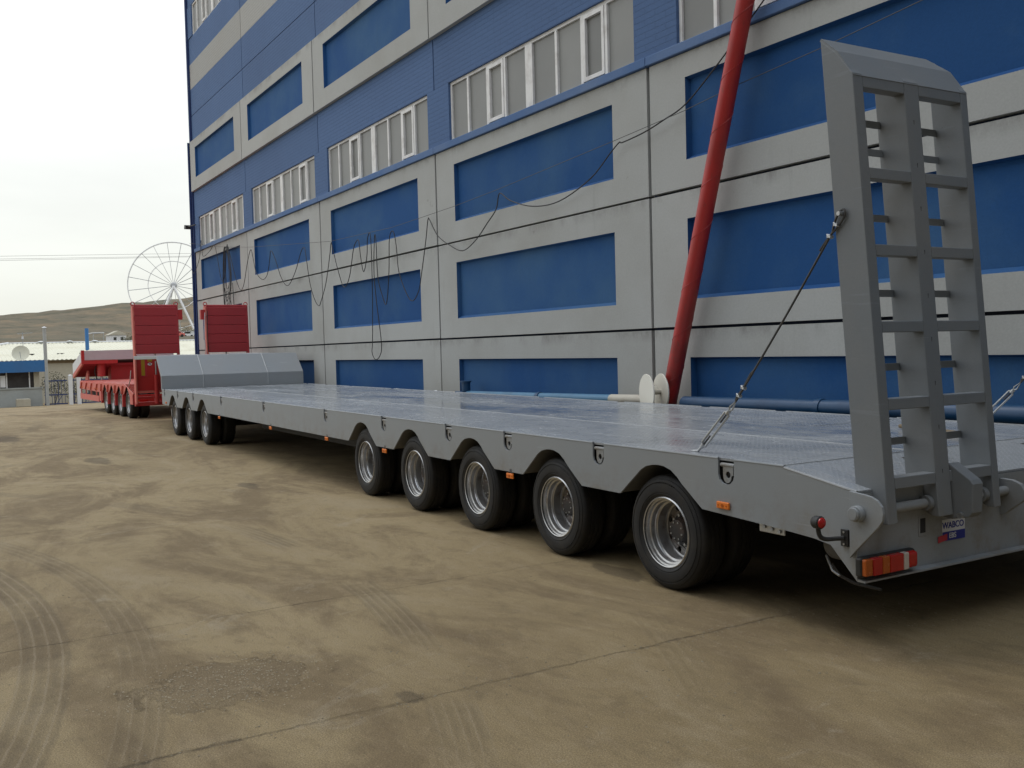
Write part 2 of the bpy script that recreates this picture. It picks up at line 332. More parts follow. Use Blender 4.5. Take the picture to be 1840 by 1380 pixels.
# ------------------------------------------------------------------ mesh builder
class MB:
    def __init__(s): s.v = []; s.f = []
    def add(s, vs, fs):
        o = len(s.v); s.v += [tuple(p) for p in vs]; s.f += [tuple(i+o for i in f) for f in fs]; return s
    def box(s, x0, x1, y0, y1, z0, z1):
        vs = [(x, y, z) for x in (x0, x1) for y in (y0, y1) for z in (z0, z1)]
        return s.add(vs, [(0, 1, 3, 2), (4, 6, 7, 5), (0, 4, 5, 1), (2, 3, 7, 6), (0, 2, 6, 4), (1, 5, 7, 3)])
    def prism(s, pts, axis, a, c):
        """pts 2D polygon extruded along axis: 'y' -> pts are (x,z); 'x' -> (y,z); 'z' -> (x,y)"""
        def mk(p, t):
            return {'y': (p[0], t, p[1]), 'x': (t, p[0], p[1]), 'z': (p[0], p[1], t)}[axis]
        n = len(pts); vs = [mk(p, a) for p in pts]+[mk(p, c) for p in pts]
        return s.add(vs, [tuple(range(n)), tuple(reversed(range(n, 2*n)))]+[(i, i+n, (i+1) % n+n, (i+1) % n) for i in range(n)])
    def cyl(s, p0, p1, r0, r1=None, n=16, cap=True):
        r1 = r0 if r1 is None else r1
        p0, p1 = Vector(p0), Vector(p1); d = (p1-p0).normalized()
        a = d.orthogonal().normalized(); c = d.cross(a)
        vs = [p0+(a*math.cos(t)+c*math.sin(t))*r0 for t in [2*PI*i/n for i in range(n)]]+[p1+(a*math.cos(t)+c*math.sin(t))*r1 for t in [2*PI*i/n for i in range(n)]]
        fs = [(i, (i+1) % n, (i+1) % n+n, i+n) for i in range(n)]
        if cap: fs += [tuple(reversed(range(n))), tuple(range(n, 2*n))]
        return s.add(vs, fs)
    def tube(s, pts, r, n=8, closed=False):
        P = [Vector(p) for p in pts]; m = len(P); o = []; prev = None
        for i, p in enumerate(P):
            if closed: t = (P[(i+1) % m]-P[i-1]).normalized()
            else: t = (P[min(i+1, m-1)]-P[max(i-1, 0)]).normalized()
            if prev is None: a = t.orthogonal().normalized()
            else:
                a = prev-t*prev.dot(t); a = a.normalized() if a.length > 1e-6 else t.orthogonal().normalized()
            prev = a; c = t.cross(a)
            o += [p+(a*math.cos(2*PI*k/n)+c*math.sin(2*PI*k/n))*r for k in range(n)]
        fs = []
        for i in range(m if closed else m-1):
            j = (i+1) % m
            for k in range(n): fs.append((i*n+k, i*n+(k+1) % n, j*n+(k+1) % n, j*n+k))
        if not closed: fs += [tuple(reversed(range(n))), tuple(range((m-1)*n, m*n))]
        return s.add(o, fs)
    def lathe(s, prof, c, axis=(0, 1, 0), n=40, closed=False):
        """prof: list of (radius, distance along axis) round the axis through c"""
        ax = Vector(axis); a = ax.orthogonal().normalized(); q = ax.cross(a); c = Vector(c); m = len(prof); vs = []
        for k in range(n):
            t = 2*PI*k/n; d = a*math.cos(t)+q*math.sin(t)
            vs += [c+d*r+ax*h for r, h in prof]
        fs = []
        for k in range(n):
            k2 = (k+1) % n
            for i in range(m if closed else m-1):
                j = (i+1) % m; fs.append((k*m+i, k*m+j, k2*m+j, k2*m+i))
        return s.add(vs, fs)
    def build(s, name, mat, parent=None, smooth=False, bevel=0.0, loc=None):
        me = bpy.data.meshes.new(name); me.from_pydata([tuple(v) for v in s.v], [], s.f)
        me.materials.append(M[mat] if isinstance(mat, str) else mat)
        import bmesh
        bm = bmesh.new(); bm.from_mesh(me); bmesh.ops.recalc_face_normals(bm, faces=bm.faces[:]); bm.to_mesh(me); bm.free()
        if smooth:
            me.polygons.foreach_set('use_smooth', [True]*len(me.polygons))
            try: me.set_sharp_from_angle(angle=math.radians(38))
            except Exception: pass
        o = bpy.data.objects.new(name, me); COL.objects.link(o)
        if parent is not None: o.parent = parent
        if loc: o.location = loc
        if bevel:
            md = o.modifiers.new('bevel', 'BEVEL'); md.width = bevel; md.segments = 2; md.limit_method = 'ANGLE'; md.angle_limit = math.radians(40); md.harden_normals = False
        return o
def share(src, name, parent, loc=(0, 0, 0), rot=(0, 0, 0), scale=None):
    o = src.copy(); o.name = name; COL.objects.link(o); o.parent = parent; o.location = loc; o.rotation_euler = rot
    if scale: o.scale = scale
    return o
def thing(name, label, cat, loc=(0, 0, 0), rz=0, group=None):
    o = bpy.data.objects.new(name, None); COL.objects.link(o); o.empty_display_size = .2
    o.location = loc; o.rotation_euler = (0, 0, rz); o['label'] = label; o['category'] = cat
    if group: o['group'] = group
    return o
def tag(o, label, cat, group=None):
    o['label'] = label; o['category'] = cat
    if group: o['group'] = group
    return o
def node(name, parent, loc=(0, 0, 0)):
    o = bpy.data.objects.new(name, None); COL.objects.link(o); o.parent = parent; o.location = loc; o.empty_display_size = .1; return o
def text_mesh(name, s, size, mat, parent, loc, xdir, ydir, align='CENTER', ext=.0008, bold=0):
    cu = bpy.data.curves.new(name, 'FONT'); cu.body = s; cu.size = size; cu.extrude = ext; cu.align_x = align; cu.align_y = 'CENTER'; cu.offset = bold
    t = bpy.data.objects.new(name, cu); COL.objects.link(t)
    bpy.context.view_layer.update()
    me = bpy.data.meshes.new_from_object(t.evaluated_get(bpy.context.evaluated_depsgraph_get()))
    COL.objects.unlink(t); bpy.data.objects.remove(t)
    me.materials.clear(); me.materials.append(M[mat])
    xd, yd = Vector(xdir).normalized(), Vector(ydir).normalized(); zd = xd.cross(yd); lc = Vector(loc)
    for v in me.vertices: v.co = lc+xd*v.co.x+yd*v.co.y+zd*v.co.z
    o = bpy.data.objects.new(name, me); COL.objects.link(o); o.parent = parent; return o

# ------------------------------------------------------------------ ground and hills
def lerp(a, pts):
    for (x0, y0), (x1, y1) in zip(pts, pts[1:]):
        if a <= x1:
            t = max(0, (a-x0)/(x1-x0)); return y0+(y1-y0)*t
    return pts[-1][1]
def yard_z(x):
    return -lerp(-x, [(-1e4, 0), (34, 0), (61, .95), (75, 1.3), (200, 1.3)])
xs = [45, 20, 5, -5, -10, -20, -30, -34, -38, -44, -52, -61, -68, -75, -84]; ys = [-60, -30, -10, 0, 8, 20, 40, 70]
vs = [(x, y, yard_z(x)) for x in xs for y in ys]; ny = len(ys)
o = MB().add(vs, [(i*ny+j, i*ny+j+1, (i+1)*ny+j+1, (i+1)*ny+j) for i in range(len(xs)-1) for j in range(ny-1)]).build('ground', 'ground')
o['kind'] = 'structure'
def sky_h(y):   # height of the ridge at 900 m, by side position
    return lerp(y, [(-2500, 18), (-300, 24), (0, 31.5), (53, 36.3), (74, 38.9), (105, 42.0), (134, 44.8), (162, 47.2), (185, 48.9), (200, 50.4), (215, 53), (400, 66), (900, 50), (2500, 30)])
def hill_z(x, y):
    d = -x; base = lerp(d, [(-1e5, -.2), (30, -.2), (60, -1.35), (100, -1.5), (160, 3.9), (260, 6.4), (420, 11.6), (520, 15.5)])
    yy = y*900/max(d, 300)
    if d <= 520: z = base
    elif d <= 900: z = 15.5+(sky_h(yy)-15.5)*math.sin((d-520)/380*PI/2)**.9
    else: z = sky_h(yy)*(1-.5*min(1, (d-900)/1500))
    if d > 120:
        k = min(1, (d-120)/300)
        nn = mn.fractal(Vector((x*.006, y*.006, 0)), .8, 2.1, 6)+.25*mn.fractal(Vector((x*.03, y*.03, 4)), .8, 2.1, 4)
        z += nn*k*(4.6 if d < 860 else .9)
        if 840 < d < 960: z += .3*mn.fractal(Vector((x*.05, y*.08, 9)), .8, 2.1, 4)
    return z
xs = [1500, 600, 200, 46, 0, -40, -60, -80, -100, -120, -140, -160]+[-160-i*14 for i in range(1, 56)]+[-950, -1000, -1200, -1700, -2800]
ys = [-2800, -1500, -800, -400, -200, -120, -60]+[-40+i*6 for i in range(60)]+[330, 400, 500, 700, 1000, 1600, 2800]
ny = len(ys); vs = [(x, y, hill_z(x, y)) for x in xs for y in ys]
o = MB().add(vs, [(i*ny+j, i*ny+j+1, (i+1)*ny+j+1, (i+1)*ny+j) for i in range(len(xs)-1) for j in range(ny-1)]).build('hills', 'hill', smooth=True)
o['kind'] = 'structure'

# ------------------------------------------------------------------ factory building
XJ = [-34.0, -27.82, -21.80, -15.78, -9.76, -3.74, 2.28, 8.30]
bld = thing('factory_building', 'large concrete factory with royal blue inset panels and white ribbon windows behind the grey trailer', 'building')
MB().box(-34.0, 8.3, 8.10, 30, 0, 16.6).build('wall_core', 'joint', bld)
MB().box(-34.13, -34.0, 7.96, 30, 0, 16.6).build('end_wall', 'edge_blue', bld)
MB().box(8.3, 8.42, 7.98, 30, 0, 16.6).build('end_wall', 'edge_blue', bld)
MB().box(-34.0, 8.3, 7.92, 30.1, 16.6, 16.9).build('parapet', 'concrete', bld)
MB().cyl((-34.155, 7.93, 0), (-34.155, 7.93, 8.9), .04, n=8).build('downpipe', 'edge_blue', bld)
rr = random.Random(3)
def ring_panel(x0, x1, z0, z1, ix0, ix1, iz0, iz1, y, mat='concrete', depth=.075):
    g = .027; X0, X1, Z0, Z1 = x0+g+rr.uniform(-.004, .006), x1-g+rr.uniform(-.006, .004), z0+rr.uniform(-.004, .004), z1+rr.uniform(-.004, .004); yy = y+rr.uniform(-.006, .006)
    m = MB()
    F = [(X0, yy, Z0), (X1, yy, Z0), (X1, yy, Z1), (X0, yy, Z1)]; I = [(ix0, yy, iz0), (ix1, yy, iz0), (ix1, yy, iz1), (ix0, yy, iz1)]; B = [(a, 8.1, c) for a, _, c in F]
    m.add(F+I+B, [(0, 1, 5, 4), (1, 2, 6, 5), (2, 3, 7, 6), (3, 0, 4, 7), (0, 8, 9, 1), (1, 9, 10, 2), (2, 10, 11, 3), (3, 11, 8, 0)])
    p = m.build('wall_panel', mat, bld)
    yb = yy+depth; s = .045
    K = [(ix0+s*.4, yb, iz0+s), (ix1-s*.4, yb, iz0+s), (ix1-s*.4, yb, iz1-s*.5), (ix0+s*.4, yb, iz1-s*.5)]
    MB().add(I+K, [(0, 1, 5, 4), (1, 2, 6, 5), (2, 3, 7, 6), (3, 0, 4, 7), (4, 5, 6, 7)]).build('inset_panel', 'inset_blue', p)
def ribbon_window(j, z0, z1):
    x0, x1 = j+.56, j+5.74; w = x1-x0
    y = 8.05
    t = .05
    m = MB(); m.box(x0, x1, y, y+.05, z0, z0+.035).box(x0, x1, y, y+.05, z1-t, z1).box(x0, x0+t, y, y+.05, z0+.035, z1-t).box(x1-t, x1, y, y+.05, z0+.035, z1-t)
    f = m.build('window', 'win_white', bld)
    cuts = [(.64, .055), (1.30, .06), (1.86, .055), (2.58, .20), (3.33, .055), (3.98, .06), (4.54, .055)]
    edges = [x0+t]
    for cx, cw in cuts:
        MB().box(x0+cx-cw/2, x0+cx+cw/2, y-.008, y+.045, z0+.035, z1-t).build('mullion', 'win_white', f)
        edges += [x0+cx-cw/2, x0+cx+cw/2]
    edges.append(x1-t)
    for k in range(8):
        a, c = edges[2*k], edges[2*k+1]
        MB().box(a, c, y+.03, y+.04, z0+.035, z1-t).build('pane', 'pane', f)
        if k in (2, 6):
            q = .055; m = MB(); u0, u1 = z0+.045, z1-t-.01; a += .006; c -= .006
            m.box(a, c, y-.018, y+.028, u0, u0+q).box(a, c, y-.018, y+.028, u1-q, u1).box(a, a+q, y-.018, y+.028, u0+q, u1-q).box(c-q, c, y-.018, y+.028, u0+q, u1-q)
            m.build('casement', 'win_white', f)
for i in range(7):
    a, c = XJ[i], XJ[i+1]
    ia, ic = a+.70, c-.76
    ring_panel(a, c, .10, 1.824, ia, ic, .50, 1.48, 8.0)
    ring_panel(a, c, 1.858, 3.508, ia, ic, 2.19, 3.17, 8.0)
    ring_panel(a, c, 3.545, 5.165, ia, ic, 3.88, 4.87, 8.0)
    ring_panel(a, c, 7.22, 8.88, ia, ic+.02, 7.61, 8.60, 7.93)
    MB().box(a+.003, c-.003, 7.955, 8.1, 5.172, 5.29).build('sill_band', 'sill_blue', bld, bevel=.01)
    ribbon_window(a, 5.292, 6.31)
    ribbon_window(a, 12.33, 13.35)
    MB().box(a+.018, c-.018, 8.012, 8.1, 6.312, 7.215).build('spandrel', 'brick_blue', bld)
    MB().box(a+.018, c-.018, 8.03, 8.1, 8.89, 9.765).build('upper_panel', 'brick_blue', bld)
    MB().box(a+.018, c-.018, 8.03, 8.1, 9.785, 10.655).build('upper_panel', 'brick_blue', bld)
    MB().box(a+.018, c-.018, 8.028, 8.1, 10.657, 11.47).build('light_stripe', 'stripe', bld)
    MB().box(a+.018, c-.018, 8.03, 8.1, 11.472, 12.327).build('upper_panel', 'brick_blue', bld)
    MB().box(a+.018, c-.018, 8.03, 8.1, 13.352, 14.3).build('upper_panel', 'brick_blue', bld)
    ring_panel(a, c, 14.32, 16.5, ia, ic, 14.8, 16.1, 7.95)
for i, j in enumerate(XJ):   # piers between the ribbon windows
    a = j-.28 if i else j; c = j+.56 if i < 7 else j
    for z0, z1 in ((5.293, 6.309), (12.33, 13.35)):
        MB().box(a+.002, c-.002, 8.008, 8.1, z0, z1).build('pier', 'brick_blue', bld)
for i, j in enumerate(XJ[1:-1]):   # darker painted joint strips
    MB().box(j-.011, j+.011, 8.045, 8.1, 6.32, 7.2).build('joint_strip', 'joint', bld)

fl = thing('floodlight', 'small black floodlight on an arm at the far corner of the factory', 'floodlight', (-34.05, 7.9, 6.05))
MB().cyl((.6, 0, 0), (-.35, -.05, .03), .02, n=8).build('arm', 'black', fl)
MB().prism([(-.55, -.02), (-.3, -.05), (-.27, .08), (-.5, .12)], 'y', -.12, .08).build('lamp_head', 'black', fl, bevel=.01)

# unseen hall added behind and right of the camera to shade the near yard
hall = thing('added_shade_hall', 'plain grey hall added out of view to shade the near end of the yard', 'building', (0, 0, 0))
MB().box(-10, 24, -24, -8.5, 0, 13.5).build('wall', 'concrete', hall)
MB().box(8.5, 24, -8.5, 30, 0, 13.5).build('wall', 'concrete', hall)
MB().box(-10.2, 24, -24.2, -8.3, 13.5, 13.8).build('roof', 'shed_wall', hall)
MB().box(8.3, 24.2, -8.3, 30, 13.5, 13.8).build('roof', 'shed_wall', hall)
for x in (-6.5, -1.5, 3.5): MB().box(x, x+3.2, -8.5, -8.44, 0, 3.6).build('roller_door', 'chassis', hall)
for y in (-6, 0): MB().box(8.44, 8.5, y, y+3.2, 0, 3.6).build('roller_door', 'chassis', hall)
for x in (-7, -3, 1, 5): MB().box(x, x+2.6, -8.5, -8.45, 5.4, 6.6).build('window', 'pane', hall)

# cables on the facade
def spline(pts, k=6):
    out = []; n = len(pts)
    for i in range(n-1):
        p0, p1, p2, p3 = pts[max(i-1, 0)], pts[i], pts[i+1], pts[min(i+2, n-1)]
        for s in range(k):
            t = s/k
            out.append(tuple(.5*((2*b_)+(-a_+c_)*t+(2*a_-5*b_+4*c_-d_)*t*t+(-a_+3*b_-3*c_+d_)*t**3) for a_, b_, c_, d_ in zip(p0, p1, p2, p3)))
    out.append(pts[-1]); return out
CAB = [(-6.9, 5.95), (-7.3, 5.6), (-7.65, 5.33), (-7.86, 5.17), (-8.38, 4.85), (-8.95, 4.52), (-9.35, 4.4), (-9.72, 4.33), (-10.2, 4.30), (-10.26, 4.31), (-10.42, 4.2), (-10.91, 3.94), (-11.72, 3.75), (-12.4, 3.77), (-13.01, 3.94), (-13.38, 4.11), (-13.52, 3.88), (-13.76, 3.69), (-14.17, 3.45), (-14.68, 3.33), (-15.14, 3.47), (-15.54, 3.68), (-15.86, 3.99), (-15.99, 4.02), (-16.07, 3.63), (-16.23, 3.09), (-16.42, 2.77), (-16.72, 2.59), (-16.91, 2.71), (-17.24, 3.17), (-17.4, 3.71), (-17.52, 3.99), (-17.64, 3.86), (-17.73, 3.21), (-17.96, 2.6), (-18.13, 2.79), (-18.26, 3.16), (-18.35, 3.88), (-18.46, 3.98), (-18.48, 3.27), (-18.37, 2.65), (-18.25, 1.79), (-18.39, 1.54), (-18.54, 1.49), (-18.7, 1.64), (-18.72, 1.89), (-18.62, 2.97), (-18.57, 3.99), (-18.77, 3.99), (-18.89, 3.62), (-19.03, 3.32), (-19.13, 3.64), (-19.27, 3.97), (-19.39, 4.01), (-19.53, 3.84), (-19.8, 3.28), (-20.21, 3.08), (-20.5, 3.43), (-20.73, 3.96), (-20.86, 4.12), (-21.02, 3.89), (-21.28, 3.25), (-21.58, 2.86), (-21.82, 2.75), (-22.13, 2.92), (-22.34, 3.33), (-22.54, 3.99), (-22.74, 4.2), (-22.97, 4.11), (-23.36, 3.66), (-23.98, 3.37), (-24.56, 3.6), (-25.0, 4.15), (-25.25, 4.37), (-25.47, 4.11), (-25.77, 3.78), (-26.12, 3.68), (-26.66, 3.93), (-27.03, 4.42), (-27.22, 4.59), (-27.5, 4.21), (-27.9, 3.69), (-28.38, 3.54), (-28.8, 3.92), (-29.15, 4.53), (-29.5, 4.88), (-29.72, 4.94), (-30.06, 4.01), (-30.36, 4.03), (-30.8, 4.67), (-31.15, 5.14), (-31.59, 5.0), (-32.54, 4.92), (-32.84, 5.46), (-33.1, 4.9), (-33.77, 4.47), (-34.2, 4.6)]
pts = [(x, 7.90+.02*math.sin(i*1.7), z) for i, (x, z) in enumerate(CAB)]
tag(MB().tube(spline(pts, 5), .009, 6).build('looped_cable', 'cable', smooth=True), 'black electric cable hanging in long loops across the factory wall', 'cable')
WIRE = [(-34.3, 5.52), (-29.72, 4.92), (-27.16, 4.66), (-21.49, 4.20), (-20.86, 4.15), (-17.54, 4.06), (-16.36, 4.08), (-14.88, 4.11), (-13.4, 4.17), (-10.38, 4.34), (-8.95, 4.43), (-8.05, 4.52), (-6.86, 4.60), (-3.7, 4.9), (1.5, 5.1)]
tag(MB().tube([(x, 7.88, z) for x, z in WIRE], .0045, 5).build('support_wire', 'rope'), 'thin straight steel wire strung along the factory wall carrying the looped cable', 'wire')
cl = thing('cable_coil', 'bundle of black cable coiled on the wire at the far end of the factory', 'cable coil', (-29.5, 7.86, 4.9))
for k in range(6):
    w = .20+.09*(k % 3); dx = rr.uniform(-.16, .18); bot = -1.25-.13*k
    p = [(dx-w, -.01*k, bot*.55), (dx-w*.8, -.01*k, bot*.9), (dx, -.012*k, bot), (dx+w*.9, -.01*k, bot*.88), (dx+w, 0, bot*.5), (dx+w*.3, 0, -.05), (dx-.05, 0, 0), (dx-w*.4, -.01*k, -.08)]
    p = spline(p+[p[0]], 5)[:-1]
    MB().tube(p, .0085, 5, closed=True).build('cable_turn', 'cable', cl)
MB().tube(spline([(.1, 0, -1.5), (.25, 0, -1.75), (-.1, 0, -1.95), (-.45, 0, -1.75), (-.4, 0, -1.2)], 5), .012, 5).build('loose_end', 'cable', cl)
MB().tube([(-.2, 0, -1.3), (-.15, 0, -2.0), (-.15, 0, -2.9)], .01, 5).build('loose_end', 'cable', cl)
MB().tube([(.5, 0, -1.1), (.6, 0, -2.0), (.75, 0, -2.4)], .01, 5).build('loose_end', 'cable', cl)
# overhead wires far behind
for k, (za, zb) in enumerate(((10.72, 11.9), (10.47, 11.62), (10.33, 11.58))):
    p = []
    for i in range(41):
        t = i/40; p.append((-95+.1*k, -60+t*140, za-.35+(zb-za)*((t*140-60-5.8)/16.5)*.6+.9*(2*t-1)**2*0+0.35))
    o = MB().tube(p, .014, 4).build('overhead_wire', 'rope')
    tag(o, ['overhead power line crossing the sky, highest of the three', 'overhead power line crossing the sky, middle one of the three', 'overhead power line crossing the sky, lowest of the three'][k], 'power line', 'overhead power lines')

# ------------------------------------------------------------------ pipes along the wall
pr_ = thing('wall_pipe', 'pale cream and sky blue pipe along the wall foot with an upright blue stub', 'pipe', (0, 7.78, 0))
MB().cyl((-18.5, 0, .875), (-14.75, 0, .885), .038, n=14).build('cream_section', 'pipe_cream', pr_, True)
MB().cyl((-17.3, 0, .877), (-17.22, 0, .877), .05, n=14).cyl((-15.6, 0, .88), (-15.5, 0, .88), .052, n=14).build('collar', 'white', pr_, True)
MB().cyl((-14.8, 0, .885), (-14.3, 0, .885), .05, n=14).build('blue_elbow', 'pipe_navy', pr_, True)
MB().cyl((-14.45, 0, .86), (-14.45, 0, 1.09), .075, n=16).cyl((-14.45, 0, 1.09), (-14.45, 0, 1.115), .095, n=16).build('upright_stub', 'pipe_navy', pr_, True)
MB().cyl((-14.4, 0, .885), (-10.35, 0, .935), .062, n=16).build('blue_section', 'pipe_blue', pr_, True)
MB().cyl((-12.2, 0, .912), (-12.12, 0, .913), .074, n=16).build('collar', 'pipe_navy', pr_, True)
MB().cyl((-10.38, 0, .935), (-9.28, 0, .955), .066, n=16).build('cream_section', 'pipe_cream', pr_, True)
for x in (-18, -15.9, -13.2, -11.2, -9.9): MB().box(x-.03, x+.03, -.04, .04, 0, .84).build('pipe_post', 'chassis', pr_)
fg = thing('flanged_spool', 'rusty white spool of two round flanges beside the foot of the red pipe', 'pipe flange', (-9.21, 7.655, 1.06), math.radians(73))
def flange(x, seed):
    r3 = random.Random(seed); n = 36; P2 = []
    for k in range(n):
        t = 2*PI*k/n; rad = .235*(1-.0*r3.random()-(.03*r3.random() if .8 < t < 2.6 else 0)); P2.append((rad*math.cos(t), rad*math.sin(t)))
    return MB().prism(P2, 'x', x-.009, x+.009)
flange(-.185, 2).build('flange', 'flange', fg, bevel=.003); flange(0.0, 5).build('flange', 'flange', fg, bevel=.003)
MB().cyl((-.185, 0, .01), (.12, 0, .01), .033, n=16).build('spool_axle', 'pipe_cream', fg, True)
MB().box(-.20, -.17, -.03, .03, -1.062, -.2).box(-.015, .015, -.03, .03, -1.062, -.2).build('spool_stand', 'chassis', fg)
nv = thing('blue_pipe_run', 'thick dark blue pipe behind the trailer to the right of the red pipe', 'pipe', (0, 7.74, 0))
MB().cyl((-8.88, 0, .935), (-6.6, 0, .965), .085, n=20).build('pipe_section', 'pipe_navy', nv, True)
MB().cyl((-6.6, 0, .965), (3.5, 0, 1.06), .088, n=20).build('pipe_section', 'pipe_navy', nv, True)
MB().cyl((-6.85, 0, .96), (-6.78, 0, .96), .097, n=20).build('collar', 'pipe_navy', nv, True)
for x in (-8.3, -6.2, -4, -2, 0, 2): MB().box(x-.035, x+.035, -.06, .06, 0, .9).build('pipe_post', 'chassis', nv)
# red pole leaning against the wall
rp = thing('red_pipe_column', 'tall weathered red steel pipe with spiral weld leaning up along the wall', 'pipe', (0, 0, 0))
Bp = Vector((-9.223, 7.79, .95)); Tp = Vector((-7.816, 7.79, 5.366)); dirp = (Tp-Bp).normalized(); foot = Bp-dirp*(.95/dirp.z); top = Bp+dirp*8.6
MB().cyl(foot, top, .099, .097, n=36).build('pipe_shaft', 'pole_red', rp, True)
a_ = dirp.orthogonal().normalized(); c_ = dirp.cross(a_); hp = []
for k in range(0, 14*28):
    t = k/28; hp.append(foot+dirp*(.25+t*.60)+(a_*math.cos(2*PI*t)+c_*math.sin(2*PI*t))*.098)
MB().tube(hp, .0045, 5).build('weld_seam', 'pole_red', rp, True)
MB().cyl(foot+Vector((0, 0, -.0)), foot+Vector((0, 0, .03)), .24, n=20).build('base_plate', 'chassis', rp)
# ------------------------------------------------------------------ the grey low-loader trailer
TH = -0.01377; T0 = (0, 4.0836, 0); W = 3.20
tr = thing('lowbed_trailer', 'long grey low-bed trailer with eight axles and a steel loading ramp raised at its rear', 'trailer', T0, TH)
DZ = .941; SR = -3.41
REAR_AX = [-5.043-1.339*k for k in range(5)]; FRONT_AX = [-18.391-1.341*k for k in range(3)]
NOTCH = [-4.39, -5.73, -7.05, -8.17, -9.74, -11.6, -14.33, -16.92, -19.1, -20.54, -21.9]
def skirt_outline():
    top = [(-22.2, DZ)]
    def notch(c):
        w = .070; q = [(c-w, DZ)]
        q += [(c-w, DZ-.10)]
        for k in range(7):
            t = PI+PI*k/6; q.append((c+w*math.cos(t)*1, DZ-.10+.058*math.sin(t)))
        q += [(c+w, DZ-.10), (c+w, DZ)]; return q
    for c in sorted(NOTCH): top += notch(c)
    top += [(-3.917, .932), (SR, .850)]
    bot = [(SR, .378), (-3.585, .545), (-3.70, .562), (-3.96, .578)]
    ax = sorted(REAR_AX+FRONT_AX, reverse=True)
    for c in ax:
        h = .845; bz = .61 if c < -17 else .605
        # rounded trapezoid arch, right foot to left foot
        bot += [(c+.43, bz), (c+.235, .745), (c+.19, .785), (c+.13, .822), (c+.06, h-.004), (c, h), (c-.06, h-.004), (c-.13, .826), (c-.19, .795), (c-.25, .748), (c-.43, bz)]
    bot += [(-22.2, .62)]
    return top+bot
def arch_pts(c):
    h = .845; bz = .61
    return [(c+.43, bz), (c+.235, .745), (c+.19, .785), (c+.13, .822), (c+.06, h-.004), (c, h), (c-.06, h-.004), (c-.13, .826), (c-.19, .795), (c-.25, .748), (c-.43, bz)]
from mathutils.geometry import tessellate_polygon
def skirt(y0, y1):
    P2 = skirt_outline(); n = len(P2)
    tris = tessellate_polygon([[Vector((p[0], p[1], 0)) for p in P2]])
    m = MB(); vs = [(p[0], y0, p[1]) for p in P2]+[(p[0], y1, p[1]) for p in P2]
    fs = [tuple(t) for t in tris]+[tuple(reversed([i+n for i in t])) for t in tris]+[(i, i+n, (i+1) % n+n, (i+1) % n) for i in range(n)]
    return m.add(vs, fs)
skirt(0, .014).build('side_skirt', 'grey', tr)
skirt(W-.014, W).build('side_skirt', 'grey', tr)
# rolled top lip of the skirt, broken at the lashing points
for yy in (.0, W):
    edges = [-22.2]
    for c in sorted(NOTCH): edges += [c-.070, c+.070]
    edges += [-3.917]
    for a, c in zip(edges[::2], edges[1::2]):
        MB().tube([(a, yy+(.006 if yy == 0 else -.006), DZ-.002), (c, yy+(.006 if yy == 0 else -.006), DZ-.002)], .0085, 8).build('skirt_lip', 'grey', tr, True)
    MB().tube([(-3.917, yy+(.006 if yy == 0 else -.006), DZ-.010), (SR, yy+(.006 if yy == 0 else -.006), .850)], .0085, 8).build('skirt_lip', 'weld', tr, True)
# lashing pockets: recessed lug with a hole
def lug_mesh():
    m = MB(); n = 14; r = .021; cz = -.098
    outer = [(-.036, -.045)]+[(-.036, -.10)]+[(.045*math.cos(t)*.8, -.105+.045*math.sin(t)) for t in [PI+PI*k/8 for k in range(9)]]+[(.052, -.10), (.052, -.045)]
    hole = [(.008+r*math.cos(2*PI*k/n), cz+r*math.sin(2*PI*k/n)) for k in range(n)]
    loops = [[Vector((p[0], p[1], 0)) for p in outer], [Vector((p[0], p[1], 0)) for p in hole]]
    allp = outer+hole; tris = tessellate_polygon(loops); k = len(allp)
    vs = [(p[0], .010, p[1]) for p in allp]+[(p[0], .018, p[1]) for p in allp]; no = len(outer)
    fs = [tuple(t) for t in tris]+[tuple(reversed([i+k for i in t])) for t in tris]
    fs += [(i, i+k, (i+1) % no+k, (i+1) % no) for i in range(no)]+[(no+i, no+(i+1) % n, no+(i+1) % n+k, no+i+k) for i in range(n)]
    m.add(vs, fs); m.cyl((-.058, .018, -.040), (.060, .018, -.040), .013, n=10); return m
first = None
for side in (0, 1):
    for c in NOTCH:
        if first is None:
            first = lug_mesh().build('lashing_lug', 'grey', tr); first.location = (c, 0, DZ); box = MB().box(-.078, .078, .050, .056, -.175, -.012).build('pocket_back', 'chassis', first)
        else:
            q = share(first, 'lashing_lug', tr, (c, 0 if not side else W, DZ), (0, 0, 0 if not side else PI)); share(box, 'pocket_back', q)
# deck plates
lanes = [(.016, 1.15, 'deck_tread'), (1.153, 2.07, 'deck_smooth'), (2.073, W-.016, 'deck_tread')]
cuts = [-3.93, -5.6, -8.1, -10.6, -13.1, -15.6, -18.1, -20.2, -22.19]
rd = random.Random(12)
for (y0, y1, mt) in lanes:
    for a, c in zip(cuts, cuts[1:]):
        dz = rd.uniform(-.0012, .0012)
        MB().box(c+.002, a-.002, y0, y1, DZ-.014, DZ+dz).build('deck_plate', mt, tr)
    # sloped tail plate
    MB().add([(-3.928, y0, DZ), (-3.415, y0, .853), (-3.415, y1, .853), (-3.928, y1, DZ), (-3.928, y0, DZ-.012), (-3.415, y0, .841), (-3.415, y1, .841), (-3.928, y1, DZ-.012)],
             [(0, 1, 2, 3), (7, 6, 5, 4), (0, 4, 5, 1), (1, 5, 6, 2), (2, 6, 7, 3), (3, 7, 4, 0)]).build('tail_plate', 'deck_tread', tr)
for y in (1.1515,):
    MB().tube([(-22.15+i*.15, y+rd.uniform(-.002, .002), DZ+.0005) for i in range(122)], .0035, 6).build('weld_seam', 'weld', tr, True)
MB().tube([(-3.93, .02+i*.1, DZ+.001) for i in range(32)], .004, 6).build('weld_seam', 'weld', tr, True)
